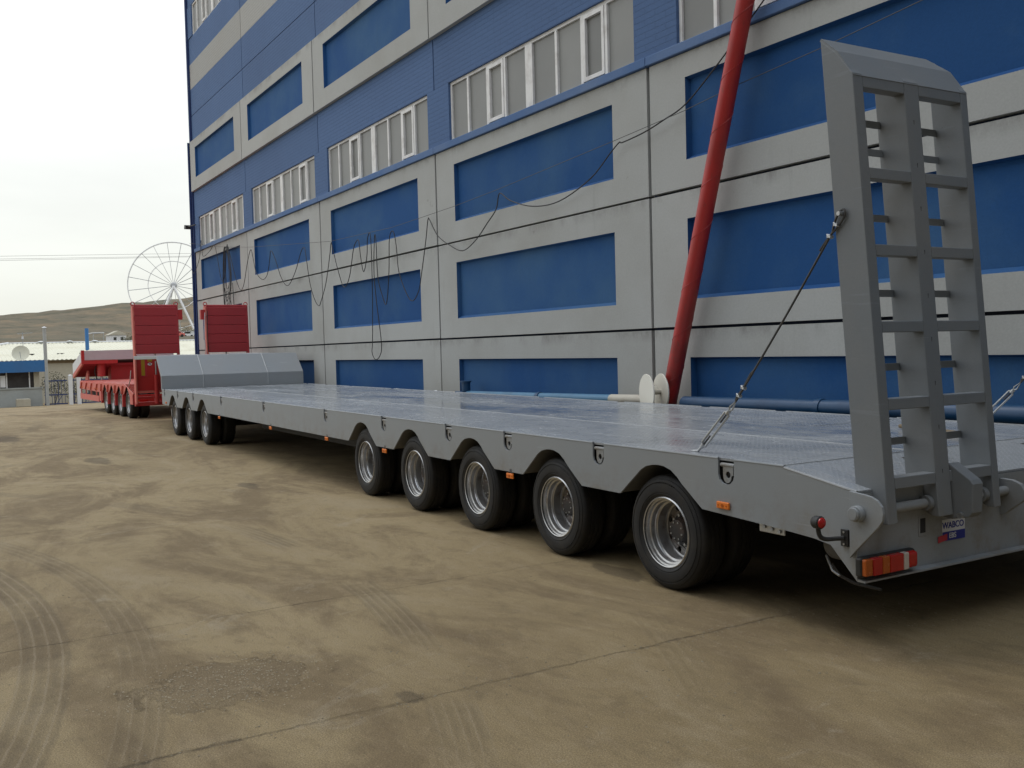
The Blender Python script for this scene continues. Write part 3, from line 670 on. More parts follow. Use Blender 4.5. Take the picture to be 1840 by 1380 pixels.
# arch liners
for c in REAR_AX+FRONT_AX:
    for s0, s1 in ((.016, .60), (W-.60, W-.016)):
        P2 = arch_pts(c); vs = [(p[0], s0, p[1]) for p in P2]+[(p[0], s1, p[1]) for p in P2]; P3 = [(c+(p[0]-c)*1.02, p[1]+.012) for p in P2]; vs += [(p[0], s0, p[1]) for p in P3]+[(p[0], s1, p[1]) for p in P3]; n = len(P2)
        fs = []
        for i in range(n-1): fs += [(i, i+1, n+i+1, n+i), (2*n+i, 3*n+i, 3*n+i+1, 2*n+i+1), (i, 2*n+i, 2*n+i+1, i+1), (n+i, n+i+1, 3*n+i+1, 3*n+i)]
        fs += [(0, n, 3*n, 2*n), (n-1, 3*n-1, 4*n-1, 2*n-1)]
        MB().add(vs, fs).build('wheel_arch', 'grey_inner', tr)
# chassis below
for y in (-10.95,): pass
MB().box(-16.9, -11.1, .70, .76, .36, .80).build('underdeck_shade_sheet', 'chassis', tr)  # thin dark sheets added under the deck to block light and keep it black
MB().box(-16.9, -11.1, W-.76, W-.70, .30, .80).build('underdeck_shade_sheet', 'chassis', tr)
for y in (.95, 2.15): MB().box(-21.9, -3.6, y-.05, y+.05, .56, .925).build('main_beam', 'chassis', tr)
for k in range(13): MB().box(-21.6+k*1.42, -21.52+k*1.42, .02, W-.02, .80, .925).build('cross_beam', 'chassis', tr)
# wheels
RT = .385
tyre_prof = [(.232, .022), (.250, .010), (.262, .003), (.264, .006), (.270, .006), (.272, .002), (.305, -.002), (.330, .003), (.332, .008), (.338, .008), (.340, .004), (.358, .012), (.360, .017), (.374, .024), (.383, .036), (.385, .050), (.385, .072), (.377, .074), (.377, .082), (.385, .084), (.385, .108), (.377, .110), (.377, .120), (.385, .122), (.385, .146), (.377, .148), (.377, .156), (.385, .158), (.385, .182), (.380, .197), (.368, .215), (.335, .226), (.29, .23), (.232, .21)]
rim_prof = [(.234, .010), (.241, .016), (.238, .026), (.226, .030), (.222, .050), (.212, .054), (.209, .084), (.217, .090), (.213, .098), (.200, .104), (.196, .160), (.203, .168), (.199, .178), (.188, .182), (.183, .205)]
disc_prof = [(.190, .158), (.178, .152), (.150, .140), (.125, .142), (.112, .150), (.108, .16)]
def tyre_mb(): return MB().lathe(tyre_prof, (0, 0, 0), (0, 1, 0), 56, True)
def make_wheel():
    w = node('wheel', tr)
    ty = tyre_mb(); ty.build('tyre', 'rubber', w, True)
    # raised sidewall rings and blocks
    MB().lathe(rim_prof+[(r-.006, h+.003) for r, h in reversed(rim_prof)], (0, 0, 0), (0, 1, 0), 48, True).build('rim', 'rim', w, True)
    # disc with hand holes
    m = MB(); n = 48; R1, R0 = .186, .118
    holes = [2*PI*k/8 for k in range(8)]
    outer = [(R1*math.cos(2*PI*k/n), R1*math.sin(2*PI*k/n)) for k in range(n)]; inner = [(R0*math.cos(-2*PI*k/n), R0*math.sin(-2*PI*k/n)) for k in range(n)]
    hl = [[(.153*math.cos(t)+.021*math.cos(-2*PI*k/12), .153*math.sin(t)+.021*math.sin(-2*PI*k/12)) for k in range(12)] for t in holes]
    loops = [outer, inner]+hl; flat = [p for l_ in loops for p in l_]
    tris = tessellate_polygon([[Vector((p[0], p[1], 0)) for p in l_] for l_ in loops]); k0 = len(flat)
    def yv(p):
        rr_ = math.hypot(*p); return .188-.012*math.sin(max(0, min(1, (rr_-R0)/(R1-R0)))*PI)
    vs = [(p[0], yv(p), p[1]) for p in flat]+[(p[0], yv(p)+.012, p[1]) for p in flat]
    fs = [tuple(t) for t in tris]+[tuple(reversed([i+k0 for i in t])) for t in tris]
    o0 = 0
    for l_ in loops:
        q = len(l_); fs += [(o0+i, o0+(i+1) % q, o0+(i+1) % q+k0, o0+i+k0) for i in range(q)]; o0 += q
    m.add(vs, fs).build('rim_disc', 'rimdisc', w)
    m = MB().lathe([(.118, .190), (.112, .178), (.100, .172), (.085, .170), (.078, .125), (.072, .115), (.045, .112), (.001, .112)], (0, 0, 0), (0, 1, 0), 32)
    m.build('hub', 'hub', w, True)
    m = MB()
    for k in range(10):
        t = 2*PI*(k+.5)/10; m.cyl((.100*math.cos(t), .155, .100*math.sin(t)), (.100*math.cos(t), .178, .100*math.sin(t)), .0105, n=6)
    for k in range(8):
        t = 2*PI*(k)/8; m.cyl((.058*math.cos(t), .106, .058*math.sin(t)), (.058*math.cos(t), .114, .058*math.sin(t)), .006, n=6)
    nb = m.build('wheel_nuts', 'galv', w); nb['kind'] = 'stuff'
    m = MB()
    for r0 in (.322,):
        for base in (-PI/2-.0, PI/2+.3):
            for k in range(9):
                t = base-.26+k*.065
                if k in (3,): continue
                hh = .016 if k % 3 else .011
                c0, s0 = math.cos(t), math.sin(t); tx, tz = -s0, c0
                P4 = [(r0*c0+dx*tx+dr*c0, .0022, r0*s0+dx*tz+dr*s0) for dx, dr in ((-.004, -hh), (.004, -hh), (.004, hh), (-.004, hh))]
                vs = P4+[(p[0], .0075, p[2]) for p in P4]; m.add(vs, [(3, 2, 1, 0), (4, 5, 6, 7), (0, 1, 5, 4), (1, 2, 6, 5), (2, 3, 7, 6), (3, 0, 4, 7)])
    mk = m.build('sidewall_marks', 'rubber', w); mk['kind'] = 'stuff'
    return w
def copy_part(o, parent, loc, rot):
    c = o.copy(); COL.objects.link(c); c.parent = parent; c.location = loc; c.rotation_euler = rot
    for ch in o.children:
        d = ch.copy(); COL.objects.link(d); d.parent = c
    return c
w0 = make_wheel(); inner = node('inner_wheel', tr); it = tyre_mb().build('tyre', 'rubber', inner, True)
MB().cyl((0, .03, 0), (0, .2, 0), .23, n=24).build('rim', 'chassis', inner)
fw = True
for ax in REAR_AX+FRONT_AX:
    for side in (0, 1):
        rot = rd.uniform(0, 6.28)
        y = .035 if not side else W-.035; yi = .30 if not side else W-.30
        if fw: w0.location = (ax, y, RT); w0.rotation_euler = (0, .35, 0); inner.location = (ax, yi, RT); fw = False
        else:
            copy_part(w0, tr, (ax, y, RT), (0, rot, 0) if not side else (0, rot, PI)); copy_part(inner, tr, (ax, yi, RT), (0, rot, 0 if not side else PI))
    MB().cyl((ax, .3, RT), (ax, W-.3, RT), .065, n=12).build('axle', 'chassis', tr)
    for y in (.8, W-.8): MB().cyl((ax+.25, y, .42), (ax+.25, y, .66), .11, n=14).build('air_spring', 'chassis', tr)
    for y in (.75, W-.75): MB().box(ax-.5, ax+.3, y-.05, y+.05, .40, .48).build('trailing_arm', 'chassis', tr)
# brake chamber bracket, small clips seen between wheels
MB().box(-4.135, -3.935, .02, .03, .535, .597).build('bracket', 'galv', tr, bevel=.003)
MB().cyl((-4.09, .018, .57), (-4.09, .01, .57), .010, n=8).cyl((-4.03, .018, .563), (-4.03, .01, .563), .010, n=8).cyl((-3.97, .018, .556), (-3.97, .01, .556), .010, n=8).build('bracket_bolts', 'weld', tr)
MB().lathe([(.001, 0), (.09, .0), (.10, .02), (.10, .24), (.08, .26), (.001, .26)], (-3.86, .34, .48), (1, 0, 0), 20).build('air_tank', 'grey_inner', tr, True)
MB().tube([(-3.75, .2, .38), (-3.68, .18, .335), (-3.58, .18, .31), (-3.42, .2, .305)], .010, 6).build('air_hose', 'chassis', tr, True)
MB().tube([(-3.75, .15, .44), (-3.68, .12, .37), (-3.63, .12, .35)], .007, 6).build('valve_lever', 'galv', tr, True)
# side markers
for s, z in ((-4.41, .654), (-7.01, .573), (-9.72, .571), (-11.57, .578), (-13.99, .572), (-17.06, .575), (-21.75, .665)):
    yv = 0
    mk = MB().box(s-.055, s+.055, -.016, -.001, z-.022, z+.022).build('side_marker_lamp', 'orange', tr, bevel=.006)
    MB().cyl((s, -.017, z), (s, -.020, z), .010, n=10).cyl((s-.035, -.017, z), (s-.035, -.019, z), .005, n=8).cyl((s+.035, -.017, z), (s+.035, -.019, z), .005, n=8).build('lamp_rivets', 'amberlens', mk)
    if z < .6: MB().box(s-.02, s+.02, .000, .006, z-.01, .63).build('lamp_hanger', 'chassis', mk)
# landing legs between the wheel groups (in the dark under the deck)
for y in (): MB().box(-16.2, -16.05, y-.06, y+.06, .12, .9).box(-16.3, -15.95, y-.12, y+.12, .10, .13).build('landing_leg', 'chassis', tr)
# rear beam
m = MB().box(SR-.012, SR, .016, W-.016, .385, .838)
m.build('rear_beam', 'grey', tr)
MB().prism([(SR+.0015, .378), (SR+.05, .378), (SR+.05, .388), (SR+.0015, .392)], 'y', .0, W).build('rear_beam_lip', 'grey', tr)
for (y, d) in ((-.012, 1), (W+.012, -1)):
    P2 = [(SR-.03, .855), (SR+.06, .848), (SR+.11, .842), (SR+.15, .825), (SR+.178, .795), (SR+.185, .760), (SR+.178, .722), (SR+.15, .685), (SR+.0, .535), (SR-.03, .50)]
    MB().prism(P2, 'y', y-.008, y+.008+.02*d*0).build('hinge_plate', 'grey', tr, bevel=.003)
PX, PZ = -3.375, .745
for y0, y1, d in ((-.075, 1.30, 1), (1.90, W+.075, 1)):
    MB().cyl((PX, y0, PZ), (PX, y1, PZ), .027, n=20).build('hinge_pin', 'grey', tr, True)
for y, yb in ((-.055, -.02), (W+.02, W+.055)): MB().cyl((PX, y, PZ), (PX, yb, PZ), .042, n=24).build('pin_collar', 'grey', tr, True, bevel=.003)
for y, yb in ((-.072, -.055), (W+.055, W+.072)): MB().cyl((PX, y, PZ), (PX, yb, PZ), .035, n=24).build('pin_collar', 'grey', tr, True, bevel=.003)
for y in (1.24, 1.96):
    P2 = [(SR, .60), (SR+.02, .60), (SR+.15, .70), (SR+.155, .75), (SR+.13, .79), (SR+.08, .81), (SR, .815)]
    MB().prism(P2, 'y', y-.015, y+.015).build('hinge_lug', 'grey', tr, bevel=.003)
# slot in the rear beam
m = MB(); m.box(SR, SR+.004, .492, .560, .556, .668); m.build('slot_frame', 'grey', tr, bevel=.002)
MB().box(SR+.0035, SR+.006, .505, .547, .575, .655).build('slot_opening', 'dark', tr)
# sticker
stk = MB().box(SR+.0005, SR+.003, .695, .895, .505, .625).build('sticker', 'sticker_white', tr)
MB().box(SR+.0032, SR+.0042, .695, .895, .505, .556).build('sticker_band', 'sticker_blue', stk)
MB().prism([(.655, .500), (.735, .510), (.735, .545), (.655, .535)], 'x', SR+.0045, SR+.0055).build('sticker_badge', 'sticker_red', stk)
text_mesh('lettering', 'WABCO', .050, 'sticker_blue', stk, (SR+.004, .790, .590), (0, 1, 0), (0, 0, 1), bold=.0008)
text_mesh('lettering', 'EBS', .042, 'sticker_white', stk, (SR+.0056, .782, .531), (0, 1, 0), (0, 0, 1), bold=.0004)
# tail lamps
def tail_lamp(y0, mir):
    f = lambda a: y0+(a if not mir else -a)
    def bx_(a, c, z0, z1, d0, d1, nm, mt, par, bv=.006):
        ya, yc = sorted((f(a), f(c))); return MB().box(SR+d0, SR+d1, ya, yc, z0, z1).build(nm, mt, par, bevel=bv)
    h = bx_(0, .43, .408, .512, .001, .045, 'tail_lamp', 'black', tr, .012)
    bx_(.008, .062, .416, .504, .03, .068, 'amber_lens', 'amberlens', h)
    bx_(.064, .132, .414, .506, .03, .074, 'red_lens', 'redlens', h)
    bx_(.134, .190, .414, .506, .03, .074, 'amber_lens', 'amberlens', h)
    bx_(.192, .300, .414, .506, .03, .074, 'red_lens', 'redlens', h)
    bx_(.302, .342, .414, .506, .03, .074, 'clear_lens', 'clearlens', h)
    bx_(.344, .422, .416, .504, .03, .070, 'red_lens', 'redlens', h, .016)
tail_lamp(-.02, False); tail_lamp(W+.02, True)
# marker lamp on bent rubber stalk
sl = MB().box(-3.505, -3.455, -.014, -.001, .555, .645).build('stalk_lamp', 'black', tr, bevel=.003)
MB().cyl((-3.48, -.016, .632), (-3.48, -.02, .632), .006, n=8).cyl((-3.48, -.016, .568), (-3.48, -.02, .568), .006, n=8).build('screws', 'galv', sl)
MB().tube(spline([(-3.48, -.02, .60), (-3.50, -.05, .598), (-3.525, -.10, .597), (-3.54, -.125, .61), (-3.545, -.135, .64), (-3.545, -.137, .665)], 4), .0125, 8).build('stalk', 'black', sl, True)
MB().lathe([(.001, -.030), (.028, -.028), (.034, -.018), (.035, .018), (.028, .024)], (-3.545, -.137, .688), (1, 0, 0), 20).build('lamp_housing', 'black', sl, True)
MB().lathe([(.029, .018), (.027, .030), (.018, .038), (.001, .042)], (-3.545, -.137, .688), (1, 0, 0), 20).build('lens', 'redlens', sl, True)
# gooseneck shell at the front
path = [(-22.20, .935), (-22.20, 1.235), (-22.70, 1.675), (-25.74, 1.69)]; thick = .075
inn = [(-22.20-thick, .935), (-22.20-thick, 1.205), (-22.725, 1.605), (-25.74, 1.60)]
segs = [(0.0, .898), (.902, 2.358), (2.362, W)]
for (y0, y1) in segs:
    P2 = path+list(reversed(inn)); MB().prism(P2, 'y', y0, y1).build('gooseneck_shell', 'grey', tr, bevel=.006)
for y in (.90, 2.36): MB().tube([(-22.198, y, .95), (-22.198, y, 1.235), (-22.70, y, 1.677), (-25.7, y, 1.692)], .012, 6).build('weld_seam', 'weld', tr, True)
MB().box(-25.6, -22.80, 1.15, 2.05, 1.15, 1.58).build('gooseneck_beam', 'chassis', tr)
MB().box(-22.90, -22.29, 1.15, 2.05, .5, 1.145).build('gooseneck_beam', 'chassis', tr)
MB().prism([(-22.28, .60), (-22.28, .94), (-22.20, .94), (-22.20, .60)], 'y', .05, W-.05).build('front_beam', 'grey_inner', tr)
for y in (.25, .45): MB().tube(spline([(-22.1, y, .62), (-22.15, y, .45), (-22.25, y-.03, .33), (-22.3, y-.03, .5)], 4), .02, 6).build('coupling_hose', 'galv', tr, True)
# plank lying on the deck and a puddle hose
tag(MB().cyl((-4.9, 8.0-1.55, .966), (-4.2, 8.0-1.78, .964), .016, n=8).build('wooden_stick', 'plank'), 'brown wooden stick lying on the grey deck behind the ramp', 'stick')

# ramps: built in trailer coordinates, leaning forward
LEAN = .082
def RPt(z, d=0.0): return -3.31-LEAN*(z-.68)-d      # s of the rear plane at height z, d = depth behind it
def ramp_build(y0, sgn):
    rm = node('loading_ramp', tr)
    Y = lambda a: y0+sgn*a
    D = .195
    def bar(a, c, z0, z1, d0, d1, nm, bev=.004, mt='grey_ramp'):
        ya, yc = sorted((Y(a), Y(c)))
        vs = [(RPt(z, d), y, z) for z in (z0, z1) for y in (ya, yc) for d in (d0, d1)]
        return MB().add(vs, [(0, 1, 3, 2), (4, 6, 7, 5), (0, 4, 5, 1), (2, 3, 7, 6), (0, 2, 6, 4), (1, 5, 7, 3)]).build(nm, mt, rm, bevel=bev)
    def side_member(a, c, lower, top=3.06):
        ya, yc = sorted((Y(a), Y(c)))
        P2 = [(RPt(lower, 0), lower), (RPt(top, 0), top), (RPt(3.25, .10), 3.20), (RPt(3.29, D), 3.285), (RPt(.82, D), .82), (RPt(.70, .10), .70), (RPt(lower, .045), lower)]
        return MB().prism(P2, 'y', ya, yc).build('ramp_side_member', 'grey_ramp', rm, bevel=.004)
    side_member(0.0, .075, .675)
    side_member(.41, .53, .675)
    side_member(.90, .962, .675)
    # rungs (rear) and thin flats (front)
    tops = [2.56, 2.15, 1.74, 1.33, .915]
    for (a, c) in ((.077, .408), (.532, .898)):
        for zt in tops: bar(a, c, zt-.06, zt, .0, .075, 'ramp_rung')
        for zz in (2.87, 2.71, 2.34, 1.92, 1.51, 1.10): bar(a, c, zz-.04, zz, D-.022, D-.012, 'ramp_flat', .001)
        bar(a, c, 2.99, 3.055, .0, .075, 'ramp_rung')
    # top cap plate
    ya, yc = sorted((Y(.002), Y(.960)))
    P2 = [(RPt(3.045, -.002), 3.045), (RPt(3.06, -.004), 3.062), (RPt(3.25, .098), 3.208), (RPt(3.29, .155), 3.29), (RPt(3.285, .197), 3.293), (RPt(3.26, .19), 3.27), (RPt(3.2, .10), 3.185), (RPt(3.03, .01), 3.045)]
    k = .075
    ya2, yc2 = Y(.002), Y(.960)
    F = [(RPt(3.05, -.003), ya2, 3.05), (RPt(3.05, -.003), yc2, 3.05), (RPt(3.20, .09), ya2, 3.20), (RPt(3.20, .09), yc2, 3.20), (RPt(3.295, .19), ya2, 3.295), (RPt(3.295, .19), yc2-sgn*k, 3.295)]
    G = [(p[0]-.012, p[1], p[2]-.012) for p in F]
    MB().add(F+G, [(0, 1, 3, 2), (2, 3, 5, 4), (6, 8, 9, 7), (8, 10, 11, 9), (0, 6, 7, 1), (1, 7, 9, 3), (3, 9, 11, 5), (5, 11, 10, 4), (4, 10, 8, 2), (2, 8, 6, 0)]).build('ramp_tip', 'grey_ramp', rm)
    # weld marks on the centre member
    m = MB()
    for i in range(9):
        z = 2.85-i*.24; m.box(RPt(z, -.002), RPt(z, .004), *sorted((Y(.468), Y(.471))), z-.09, z)
    q = m.build('weld_slots', 'chassis', rm); q['kind'] = 'stuff'
    # lock box beside the centre member
    ya, yc = sorted((Y(.545), Y(.635)))
    P2 = [(-3.42, .93), (-3.345, .955), (-3.215, .872), (-3.20, .85), (-3.205, .695), (-3.225, .668), (-3.33, .645), (-3.50, .665), (-3.50, .80)]
    lb = MB().prism(P2, 'y', ya, yc).build('lock_box', 'grey_ramp', rm, bevel=.006)
    MB().cyl((-3.27, Y(.525), .675), (-3.27, Y(.546), .675), .017, n=14).build('bolt', 'galv', lb, True)
    MB().cyl((-3.345, Y(.53), .83), (-3.345, Y(.53), .93), .011, n=10).build('lock_rod', 'grey', lb, True)
    for a, c in ((.375, .405), (.86, .895)):
        MB().cyl((PX, Y(a), PZ), (PX, Y(c), PZ), .042, n=20).build('hinge_bush', 'grey_ramp', rm, True)
    return rm
ramp_build(.125, 1)
ramp_build(W-.125, -1)

# stay cables with turnbuckles
def stay(y_deck, y_ramp, label):
    t = thing('ramp_stay', label, 'tie cable', (0, 0, 0), 0, 'stay cables holding the raised ramp')
    R3 = Matrix.Rotation(TH, 3, 'Z'); Wd = lambda p: R3 @ Vector(p)+Vector(T0)
    H = Wd((-4.79, y_deck, .948)); T1 = Wd((-4.745, y_deck, .985)); T2 = Wd((-4.50, y_deck, 1.215)); K = Wd((-4.43, y_deck, 1.285)); E = Wd((-3.64, y_ramp, 2.235)); R = Wd((-3.575, y_ramp, 2.325))
    u = (T2-T1).normalized(); side = u.cross(Vector((0, 1, 0))).normalized(); o2 = Vector((0, 1, 0))
    m = MB(); m.tube([H+Vector((-.05, 0, -.003)), H+Vector((-.02, 0, .0)), H, T1], .009, 8); m.build('hook', 'galv', t, True)
    wv = .020
    for s in (-1, 1): MB().tube([T1+side*.002*s, T1+u*.02+side*wv*s, T2-u*.02+side*wv*s, T2+side*.002*s], .0075, 8).build('turnbuckle_bar', 'galv', t, True)
    MB().cyl(T1-u*.01, T1+u*.10, .006, n=8).build('turnbuckle_screw', 'rope', t, True)
    MB().cyl(T2-u*.10, T2+u*.02, .006, n=8).build('turnbuckle_screw', 'rope', t, True)
    MB().cyl(T1-u*.012, T1+u*.018, .014, n=10).cyl(T2-u*.018, T2+u*.012, .014, n=10).build('turnbuckle_ends', 'galv', t, True)
    u2 = (E-K).normalized(); s2 = u2.cross(o2).normalized()
    MB().tube([T2+u*.01, T2+u*.035+s2*.014, K, T2+u*.035-s2*.014, T2+u*.012], .006, 8).build('shackle', 'galv', t, True)
    MB().tube([K-u2*.01, K+u2*.02+s2*.012, K+u2*.09+s2*.004, K+u2*.22+s2*.007, K+u2*.25], .0055, 6).build('rope_tail', 'rope', t, True)
    mid = (K+E)/2+Vector((0, 0, -.012))
    MB().tube(spline([tuple(K), tuple(mid), tuple(E)], 8), .0065, 6).build('rope', 'rope', t, True)
    for p, nd in ((K+u2*.045, 1), (K+u2*.11, 1), (E-u2*.03, 1), (E+u2*.045, 1)):
        MB().tube([p+s2*.020+o2*.006, p-s2*.012+o2*.012, p-s2*.016, p-s2*.012-o2*.012, p+s2*.020-o2*.006], .005, 6).box(p.x-.012, p.x+.012, p.y-.014, p.y+.014, p.z-.006, p.z+.006).build('rope_clamp', 'galv', t)
    rr2 = (R-E).normalized(); n2 = rr2.cross(o2).normalized()
    MB().tube(spline([tuple(E), tuple(E+rr2*.05+n2*.018), tuple(R+n2*.02), tuple(R+rr2*.025), tuple(R-n2*.022), tuple(E+rr2*.04-n2*.014), tuple(E-u2*.05+n2*.006), tuple(E-u2*.13+n2*.012)], 5), .0065, 6).build('rope_eye', 'rope', t, True)
    MB().cyl(R+Vector((-.002, -.03 if y_ramp < 1.6 else .03, 0)), R+Vector((0, .03 if y_ramp < 1.6 else -.03, 0)), .012, n=10).build('anchor_stud', 'galv', t, True)
stay(.13, .112, 'steel rope with turnbuckle holding the near side of the raised grey ramp')
stay(W-.13, W-.112, 'turnbuckle on the far deck edge, at the right edge of the photo')

# ------------------------------------------------------------------ red trailer beyond
RH = math.radians(1.6)
rt = thing('red_lowbed_trailer', 'red low-bed trailer with two upright ramps parked beyond the grey trailer', 'trailer', (-28.1, 4.63, 0), RH)
RW = 2.95
ax4 = [0, -1.08, -2.15, -3.2]
def red_skirt():
    top = [(-7.65, .90), (-.28, .93), (.82, .70)]
    bot = [(.82, .40), (.40, .40), (.40, .62)]
    for c in ax4: bot += [(c+.34, .66), (c+.16, .80), (c+.08, .85), (c, .865), (c-.08, .85), (c-.18, .78), (c-.36, .66), (c-.42, .64)]
    bot += [(-3.62, .38), (-3.85, .36), (-4.1, .36), (-4.12, .62), (-7.65, .66)]
    return top+bot
P2 = red_skirt(); n = len(P2); tris = tessellate_polygon([[Vector((p[0], p[1], 0)) for p in P2]])
for y0, y1 in ((0, .02), (RW-.02, RW)):
    vs = [(p[0], y0, p[1]) for p in P2]+[(p[0], y1, p[1]) for p in P2]
    MB().add(vs, [tuple(t) for t in tris]+[tuple(reversed([i+n for i in t])) for t in tris]+[(i, i+n, (i+1) % n+n, (i+1) % n) for i in range(n)]).build('side_skirt', 'red_faded', rt)
for c in ax4:   # fender faces between wheels
    MB().prism([(c-.56, .30), (c-.48, .30), (c-.46, .66), (c-.56, .70)], 'y', -.015, .35).build('mudguard', 'red', rt)
    MB().prism([(c-.55, .66), (c-.50, .66), (c-.38, .88), (c-.44, .88)], 'y', -.05, .02).build('fender_rib', 'red_faded', rt)
MB().box(-7.65, -4.2, .0, .03, .32, .50).build('lower_rail', 'red_faded', rt)
for k in range(4):
    s = -7.5+k*.95; MB().box(s, s+.07, -.005, .03, .50, .68).build('side_stay', 'red_faded', rt); MB().prism([(s, .68), (s+.05, .66), (s+.32, .88), (s+.26, .90)], 'y', -.04, .01).build('side_gusset', 'red_faded', rt)
MB().box(-7.6, -4.2, .25, .3, .3, .66).build('inner_rail', 'chassis', rt)
for k in range(30):   # deck boards across the red deck
    s = -7.62+k*.245; MB().box(s, s+.225, .02, RW-.02, .885, .925+.004*(k % 2)).build('deck_board', 'red_faded', rt)
for k in range(5):
    s = -.22+k*.21; z = .925-(s+.28)*.20; MB().box(s, s+.09, .05, RW-.05, z-.05, z).build('tail_rung', 'red_faded', rt)
MB().box(.74, .82, .0, RW, .40, .66).build('rear_bumper', 'red', rt)
MB().box(.822, .84, .55, .62, .47, .58).build('number_lamp', 'pale_board', rt)
for y in (.6, 2.2): MB().box(-7.6, .7, y, y+.12, .5, .86).build('main_beam', 'chassis', rt)
for i, c in enumerate(ax4):
    for side in (0, 1):
        w = node('wheel', rt, (c, .03 if not side else RW-.03, RT)); w.rotation_euler = (0, rd.uniform(0, 6), 0 if not side else PI)
        for ch in w0.children:
            if ch.name.split('.')[0] in ('tyre', 'rim', 'rim_disc', 'hub'):
                d = ch.copy(); COL.objects.link(d); d.parent = w
        w2 = node('inner_wheel', rt, (c, .30 if not side else RW-.30, RT)); d = it.copy(); COL.objects.link(d); d.parent = w2
    MB().cyl((c, .3, RT), (c, RW-.3, RT), .065, n=10).build('axle', 'chassis', rt)
# raised front platform with pale boards
def quad_plate(p, q, th, nm, mt, axis='y'):
    vs = [Vector(v) for v in p]; ofs = Vector((0, th, 0)) if axis == 'y' else (Vector((-th, 0, 0)) if axis == 'x' else Vector((0, 0, -th)))
    return MB().add([tuple(v) for v in vs]+[tuple(v+ofs) for v in vs], [(0, 1, 2, 3), (7, 6, 5, 4), (0, 4, 5, 1), (1, 5, 6, 2), (2, 6, 7, 3), (3, 7, 4, 0)]).build(nm, mt, q)
quad_plate([(-7.0, 0, 1.61), (-9.05, 0, 1.13), (-9.05, 0, 1.47), (-7.0, 0, 1.92)], rt, .03, 'side_board', 'white')
quad_plate([(-7.0, -.005, 1.48), (-9.0, -.005, .99), (-9.05, -.005, 1.12), (-7.0, -.005, 1.60)], rt, .06, 'platform_rail', 'red_faded')
quad_plate([(-6.95, .05, 1.61), (-6.95, RW, 1.61), (-6.95, RW, 1.94), (-6.95, .05, 1.92)], rt, .03, 'rear_board', 'pale_board', 'x')
MB().box(-7.06, -6.94, -.03, .06, 1.48, 1.94).build('board_post', 'red', rt)
MB().box(-7.08, -6.93, .06, 1.1, 1.48, 1.60).build('platform_edge', 'red', rt)
quad_plate([(-7.0, 0.02, 1.60), (-7.0, RW, 1.60), (-9.05, RW, 1.12), (-9.05, .02, 1.12)], rt, .03, 'platform_floor', 'chassis', 'z')
for k in range(8):
    s = -7.25-k*.24; z = 1.56+(s+7)*.234; MB().box(s, s+.05, .05, RW-.02, z-.09, z-.01).build('platform_rib', 'red_dark', rt)
MB().box(-7.9, -7.35, .95, RW, .93, 1.58).build('front_bulkhead', 'red', rt)
MB().cyl((-7.2, .62, .93), (-7.2, .62, 1.08), .03, n=10).build('lift_rod', 'galv', rt)
MB().cyl((-7.2, .62, 1.05), (-7.2, .62, 1.5), .13, n=16).build('lift_cylinder', 'red', rt, True)
MB().prism([(-8.2, .93), (-7.6, .93), (-7.65, 1.25), (-7.75, 1.25)], 'y', .25, .30).build('platform_gusset', 'red_faded', rt)
MB().tube([(-7.4, .5, .95), (-7.45, .45, 1.2), (-7.42, .5, 1.45)], .02, 6).build('hose', 'black', rt)
MB().tube([(-.1, .05, .75), (.05, .1, 1.05), (.08, .12, 1.3)], .015, 6).build('tie_chain', 'galv', rt)
